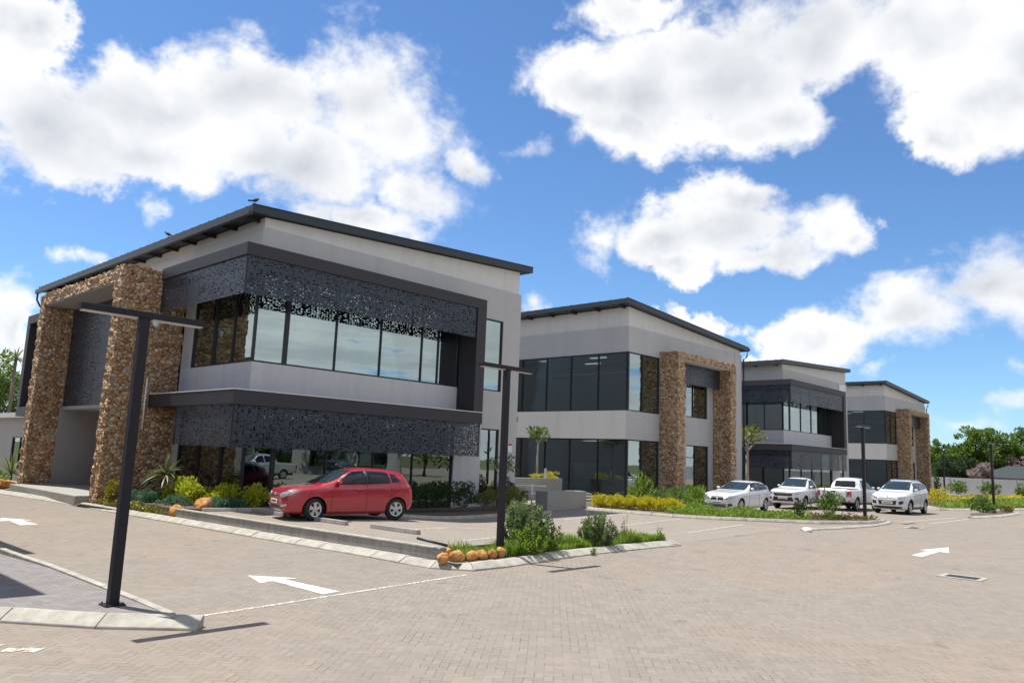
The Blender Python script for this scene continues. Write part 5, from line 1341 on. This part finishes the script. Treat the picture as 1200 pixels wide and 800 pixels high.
def grass(name, poly, zf, n, h, label, leaf='leaf_grass', w=.012):
    xs = np.array(poly); lo, hi = xs.min(0), xs.max(0); V = []; F = []
    while len(F) < n:
        q = rng.uniform(lo, hi); inside = False; j = len(poly)-1
        for i in range(len(poly)):
            (xi, yi), (xj, yj) = poly[i], poly[j]
            if (yi > q[1]) != (yj > q[1]) and q[0] < (xj-xi)*(q[1]-yi)/(yj-yi)+xi: inside = not inside
            j = i
        if not inside: continue
        k = .45+.75*(noise.noise(Vector((q[0]*1.6, q[1]*2.2, 3)))+.45); 
        if rng.uniform() > k+.25: continue
        hh = h*max(.25, k)*rng.uniform(.55, 1.15); a = rng.uniform(0, 6.28); l = hh*rng.uniform(.1, .7); b = np.array((q[0], q[1], zf(q[0], q[1]))); s = np.array((-math.sin(a), math.cos(a), 0))*w; d = np.array((math.cos(a)*l, math.sin(a)*l, hh)); i0 = len(V)
        mid = b+d*np.array((.35, .35, .6))
        V += [b+s, b-s, mid-s*.8, mid+s*.8, b+d+s*.1, b+d-s*.1]; F += [(i0, i0+1, i0+2, i0+3), (i0+3, i0+2, i0+5, i0+4)]
    o = link_mesh(name, np_mesh(name, np.array(V), np.array(F)), leaf); tag(o, label, 'grass', None, 'stuff'); return o
grass('grass', [(-.2, -10.95), (1.4, -11.0), (4.3, -10.72), (8.1, -10.8), (7.9, -10.2), (3, -10.2), (-.1, -10.25)], lambda x, y: zr(x)+.12, 15000, .28, 'tall bright grass filling the kerbed island')
grass('grass', [(44, -9.3), (52, -11.6), (70, -13.6), (90, -15.6), (90, -8), (60, -6.5), (48, -7.2)], lambda x, y: zr(x)+.09, 15000, .26, 'bright green lawn strip in the far garden before the boundary wall', w=.06)
cover('yellow_ground_cover', [(62, -4.4), (68, -5.6), (80, -7.5), (88, -9), (88, -5), (74, -3.6), (64, -3.2)], lambda x, y: -.1, 3400, .24, 'leaf_yellow', 'low yellow ground cover in the far garden in front of the boundary wall', .20)
mound('yellow_shrub', (52.5, -6.7, -.1), .95, .95, .95, 'leaf_yellow', 'round yellow green shrub at the near corner of the far garden', 'shrub', 'shrubs of the far garden', 700, .16)
mound('green_shrub', (40.6, -11.9, -.1), .9, .8, 1.0, 'leaf_green', 'leafy green shrub on the kerb island left of its lamp post', 'shrub', 'shrubs of the far garden', 900, .16)
mound('green_shrub', (43.6, -12.5, -.1), .6, .5, .4, 'leaf_cover', 'small brownish shrub on the kerb island right of its lamp post', 'shrub', 'shrubs of the far garden', 400, .12)
for i, y in enumerate((1.1, -2.1, -5.4, -9.5)):
    mound('green_shrub', (90.5, y, -.2), 1.0, 1.2, 1.5, 'leaf_tree', ['dark green shrub against the boundary wall nearest the end block', 'pale green shrub at the boundary wall beside the farthest kerb lamp pole', 'tall green shrub at the boundary wall by the right edge', 'green shrub farther along the boundary wall'][i], 'shrub', 'shrubs along the boundary wall', 700, .24)
spray('leafy_bush', (88, 2.6, -.2), 2.4, .5, 300, 'leaf_dark', 'thin dark sapling between the end block and the boundary wall', 'shrubs along the boundary wall', 10, .3)
# big trees
def tree(name, loc, h, rx, rz, leaf, label, n=9000, size=.34, group='trees beyond the boundary wall', trunk=.25, lump=15, aspect=.5, seed=0, bark='bark'):
    global rng
    rng = np.random.default_rng(int(seed*1000)+11)
    t = thing(name, loc, label, 'tree', group); m = MB(); lumps = []; zc = h-rz
    m.tube([(0, 0, -.3), (.1, .05, zc*.35), (-.05, .1, zc*.75)], [trunk*1.3, trunk, trunk*.7], 9)
    for k in range(lump):
        a = k*2.4+seed; q = rx*rng.uniform(.25, .78); zz = zc+rz*rng.uniform(-.75, .72); sh = math.sqrt(max(.15, 1-((zz-zc)/rz)**2)); c = (q*sh*math.cos(a), q*sh*math.sin(a), zz)
        lumps.append((c, (rx*rng.uniform(.26, .42), rx*rng.uniform(.26, .42), rz*rng.uniform(.2, .34))))
        m.tube([(-.05, .1, zc*.7), (c[0]*.5, c[1]*.5, (zc*.7+zz)/2), c], [trunk*.5, trunk*.3, trunk*.1], 6)
    lumps.append(((0, 0, zc), (rx*.55, rx*.55, rz*.6)))
    m.build('trunk', bark, t, True); V, F = foliage(lumps, n, size, aspect, .2, .35, 9, .45); link_mesh('crown', np_mesh('crown', V, F), leaf, t); return t
tree('broadleaf_tree', (112, 2.9, -.3), 9.8, 4.9, 3.9, 'leaf_tree', 'largest broad green tree beyond the boundary wall, over the farthest lamp post', 15000, .36, seed=.4)
tree('broadleaf_tree', (107, 6.8, -.3), 6.9, 2.6, 3.0, 'leaf_tree', 'darker green tree right beside the end block stone gateway', 9000, .34, seed=1.3)
tree('broadleaf_tree', (104, 3.6, -.3), 4.9, 2.6, 2.4, 'leaf_dark', 'low dark tree tucked under the largest tree behind the wall', 5000, .32, seed=2.2)
tree('broadleaf_tree', (117, -2.2, -.3), 9.6, 4.0, 3.7, 'leaf_tree', 'bright green tree at the right edge beyond the dark roof', 11000, .40, seed=3.0)
tree('broadleaf_tree', (101, 4.6, -.3), 4.4, 2.2, 2.1, 'leaf_dark', 'low dark tree right behind the wall beside the end block', 5000, .30, seed=6.6)
tree('broadleaf_tree', (116, .8, -.3), 7.2, 3.2, 3.0, 'leaf_tree', 'mid height green tree filling the gap above the boundary wall', 8000, .36, seed=2.7)
tree('broadleaf_tree', (121, 9.5, -.3), 7.0, 4.0, 3.2, 'leaf_dark', 'dark tree behind the end block, mostly hidden', 4000, .4, seed=3.7)
tree('broadleaf_tree', (112, -9.5, -.3), 9.0, 4.4, 4.0, 'leaf_tree', 'green tree just outside the right edge beyond the wall', 5000, .42, seed=4.1)
tree('blossom_tree', (98.5, .2, -.3), 3.9, 1.5, 1.1, 'blossom_pink', 'pink blossoming tree just behind the wall, left of the dark green roof', 4200, .28, seed=5.)
tree('blossom_tree', (112, -2.4, -.3), 5.6, 2.6, 1.7, 'blossom_pink', 'pink blossoming tree behind the dark roof at the right edge', 3800, .28, seed=6.)
tree('broadleaf_tree', (4.3, 44, -.3), 9.0, 2.9, 4.2, 'leaf_tree', 'green tree behind the low wing at the left edge', 7000, .30, 'trees beyond the far left wing', seed=.8)
tree('broadleaf_tree', (8.5, 47, -.3), 7.0, 3.2, 3.0, 'leaf_tree', 'second green tree behind the far stone pillar, mostly hidden', 4000, .30, 'trees beyond the far left wing', seed=1.8)
sword((4.1, 41.5, -.2), 7.9, 44, 1.35, 'tall palm with a spiky grey green crown above the left edge tree', None, 'leaf_silver', .13, .06, .55, 'palm_tree')
for i, (x, y) in enumerate(((0, -33), (9, -34.5), (19, -33.5), (29, -33.5), (40, -35))):
    tree('broadleaf_tree', (x, y, -.3), 7.5+i % 2, 3.6, 3.2, 'leaf_tree', 'broad green street tree across the road behind the viewer', 3000, .34, 'street trees across the road', seed=i*1.1)
# ------------------------------------------------------------------ sky, sun, camera
SUN_AZ, SUN_EL = 108., 67.4
CLOUDS = [(1.327, 0.341, 0.107, 0.067), (1.205, 0.387, 0.104, 0.056), (1.108, 0.424, 0.114, 0.077), (0.978, 0.445, 0.112, 0.074), (0.919, 0.411, 0.091, 0.081), (1.048, 0.355, 0.159, 0.063), (1.218, 0.332, 0.157, 0.043), (0.903, 0.344, 0.068, 0.037), (0.83, 0.381, 0.035, 0.025), (0.956, 0.297, 0.077, 0.03), (1.365, 0.438, 0.044, 0.035), (0.676, 0.474, 0.065, 0.048), (0.583, 0.462, 0.103, 0.067), (0.482, 0.471, 0.121, 0.068), (0.374, 0.502, 0.134, 0.062), (0.247, 0.499, 0.128, 0.054), (0.605, 0.422, 0.071, 0.035), (0.428, 0.422, 0.084, 0.037), (0.189, 0.417, 0.066, 0.051), (0.225, 0.385, 0.037, 0.029), (0.149, 0.452, 0.073, 0.059), (0.619, 0.555, 0.071, 0.023), (0.749, 0.399, 0.026, 0.009), (0.472, 0.293, 0.115, 0.05), (0.546, 0.282, 0.067, 0.038), (0.372, 0.284, 0.059, 0.034), (0.333, 0.276, 0.037, 0.025), (0.642, 0.278, 0.029, 0.024), (0.524, 0.249, 0.053, 0.021), (0.471, 0.327, 0.057, 0.027), (0.421, 0.259, 0.081, 0.025), (0.199, 0.215, 0.072, 0.040), (0.277, 0.183, 0.085, 0.046), (0.372, 0.158, 0.080, 0.038), (0.163, 0.202, 0.047, 0.041), (0.411, 0.139, 0.06, 0.017), (0.173, 0.075, 0.035, 0.018), (0.214, 0.049, 0.057, 0.013), (0.171, 0.121, 0.017, 0.009), (0.503, 0.179, 0.034, 0.018), (0.73, 0.2, 0.018, 0.015), (1.219, 0.255, 0.016, 0.018), (1.29, 0.206, 0.017, 0.009), (1.343, 0.118, 0.029, 0.046), (1.019, 0.29, 0.045, 0.025), (0.316, 0.112, 0.032, 0.012)]
FAINT = {0.749: 0.22, 0.642: 0.35, 0.173: 0.7, 0.214: 0.6, 0.171: 0.4, 0.503: 0.6, 0.73: 0.3, 1.219: 0.25, 1.29: 0.35, 0.316: 0.5, 0.619: 0.6, 1.019: 0.8}  # thin scraps of cloud
w = bpy.data.worlds.new('World'); scene.world = w; w.use_nodes = True
h = NT(w.node_tree); w.node_tree.nodes.clear()
out = h.n('ShaderNodeOutputWorld')
sky = h.n('ShaderNodeTexSky', sky_type='NISHITA', sun_disc=False, sun_elevation=R(SUN_EL), sun_rotation=R(90-SUN_AZ), altitude=1500., air_density=1.15, dust_density=.35, ozone_density=2.6)
d = h.n('ShaderNodeTexCoord').outputs['Generated']
x, y, z = h.sep(d)
az = h.m('ARCTAN2', y, x); el = h.m('ARCSINE', z)
ae0 = h.comb(az, el, 0.)
wn1 = h.n('ShaderNodeTexNoise', {'Vector': d, 'Scale': 7., 'Detail': 3., 'Roughness': .55}).outputs[1]
wn2 = h.n('ShaderNodeTexNoise', {'Vector': d, 'Scale': 24., 'Detail': 6., 'Roughness': .6}).outputs[1]
warp = h.v('ADD', h.v('MULTIPLY', h.v('SUBTRACT', wn1, (.5, .5, .5)), (.12, .07, 0.)), h.v('MULTIPLY', h.v('SUBTRACT', wn2, (.5, .5, .5)), (.075, .05, 0.)))
ae = h.v('ADD', ae0, warp)
acc = None
for (a, e, ra, re) in CLOUDS:
    v = h.v('MULTIPLY', h.v('SUBTRACT', ae, (a, e, 0.)), (1/(ra*1.10), 1/(re*1.14), 0.))
    t = h.m('MULTIPLY', h.m('SUBTRACT', 1., h.v('LENGTH', v)), FAINT.get(a, 1.))
    if acc is None: acc = t
    else:
        acc = h.m('SMOOTH_MAX', acc, t, .12)
# flat cumulus layer added outside the view, thickened low to pale the glass reflections
zz = h.m('MAXIMUM', z, .06)
pl = h.comb(h.m('DIVIDE', x, zz), h.m('DIVIDE', y, zz), 0.)
lay = h.m('ADD', h.m('MULTIPLY', h.m('SUBTRACT', h.noise(pl, .55, 5, .55), .49), 5.), h.ramp(el, [(.0, 1.), (.5, 0.)]))
off_az = h.m('ABSOLUTE', h.m('SUBTRACT', az, .75))
outside = h.m('MAXIMUM', h.ramp(off_az, [(.26, 0.), (.30, 1.)]) if False else h.m('GREATER_THAN', off_az, .86), h.m('GREATER_THAN', el, .62))
lay = h.m('ADD', h.m('MULTIPLY', lay, outside), h.m('MULTIPLY', h.m('SUBTRACT', 1., outside), -3.))
acc = h.m('MAXIMUM', acc, lay)
sq = h.comb(x, y, h.m('MULTIPLY', z, 1.35))
big = h.noise(sq, 4.6, 2, .45)
fin = h.noise(sq, 13., 12, .62, .15)
puff = h.noise(sq, 11., 3, .45)
puff_up = h.noise(h.v('ADD', sq, (-.006, .018, .030)), 11., 3, .45)
big_up = h.noise(h.v('ADD', sq, (-.01, .03, .06)), 4.6, 2, .45)
edge = h.m('ADD', acc, h.m('ADD', h.m('MULTIPLY', h.m('SUBTRACT', fin, .5), 1.75), h.m('MULTIPLY', h.m('SUBTRACT', big, .5), .9)))
wisp = h.noise(sq, 3.2, 2)
soft = h.ramp(wisp, [(.32, .22), (.68, .95)])
mask = h.n('ShaderNodeMapRange', {'Value': edge, 'From Min': -.10, 'From Max': soft, 'To Min': 0., 'To Max': 1.}, interpolation_type='SMOOTHSTEP').outputs[0]
# light and shade inside the cloud: lit crowns, greyer thick undersides
emb = h.m('ADD', h.m('MULTIPLY', h.m('SUBTRACT', puff, puff_up), .9), h.m('MULTIPLY', h.m('SUBTRACT', big, big_up), 1.3))
thick = h.ramp(h.m('ADD', acc, h.m('MULTIPLY', h.m('SUBTRACT', big, .5), .8)), [(.25, 0.), (1.05, 1.)])
shade = h.m('SUBTRACT', h.m('MULTIPLY', thick, .66), h.m('MULTIPLY', emb, 1.), clamp=True)
SKY_K = .088
ccol = h.mix(shade, (.77/SKY_K, .77/SKY_K, .77/SKY_K), (.44/SKY_K, .47/SKY_K, .51/SKY_K))
skyc = h.mix(1., sky.outputs[0], (.78, 1.02, 1.24), 'MULTIPLY')
col = h.mix(h.m('MULTIPLY', mask, .98), skyc, ccol)
bg = h.n('ShaderNodeBackground', {'Color': col, 'Strength': SKY_K})
h.t.links.new(bg.outputs[0], out.inputs[0])
w.cycles.sampling_method = 'MANUAL'; w.cycles.sample_map_resolution = 512

sl = bpy.data.lights.new('sun', 'SUN'); sl.energy = 4.75; sl.angle = R(.53); sl.color = (1., .965, .90)
so = bpy.data.objects.new('sun', sl); COL.objects.link(so)
a, e = R(SUN_AZ), R(SUN_EL)
sd = Vector((math.cos(a)*math.cos(e), math.sin(a)*math.cos(e), math.sin(e)))
so.rotation_euler = sd.to_track_quat('Z', 'Y').to_euler(); so.location = sd*60

cd = bpy.data.cameras.new('camera'); cam = bpy.data.objects.new('camera', cd); COL.objects.link(cam)
yaw, pit, rol = .7564772, .1502824, .0393779
f = Vector((math.cos(yaw)*math.cos(pit), math.sin(yaw)*math.cos(pit), math.sin(pit))); r = Vector((math.sin(yaw), -math.cos(yaw), 0)); u = r.cross(f)
r2 = math.cos(rol)*r+math.sin(rol)*u; u2 = -math.sin(rol)*r+math.cos(rol)*u
M = Matrix((r2, u2, -f)).transposed().to_4x4(); M.translation = Vector((-11.7035, -23.0408, 2.0)); cam.matrix_world = M
cd.sensor_width = 36; cd.lens = 900.23/1200*36; cd.clip_end = 3000; cd.clip_start = .05
scene.camera = cam
scene.view_settings.view_transform = 'Standard'; scene.view_settings.look = 'None'; scene.view_settings.exposure = .52; scene.view_settings.gamma = 1
scene.render.resolution_x = 1024; scene.render.resolution_y = 682
scene.render.engine = 'CYCLES'
cy = scene.cycles; cy.max_bounces = 8; cy.transparent_max_bounces = 24; cy.use_denoising = True; cy.sample_clamp_indirect = 6
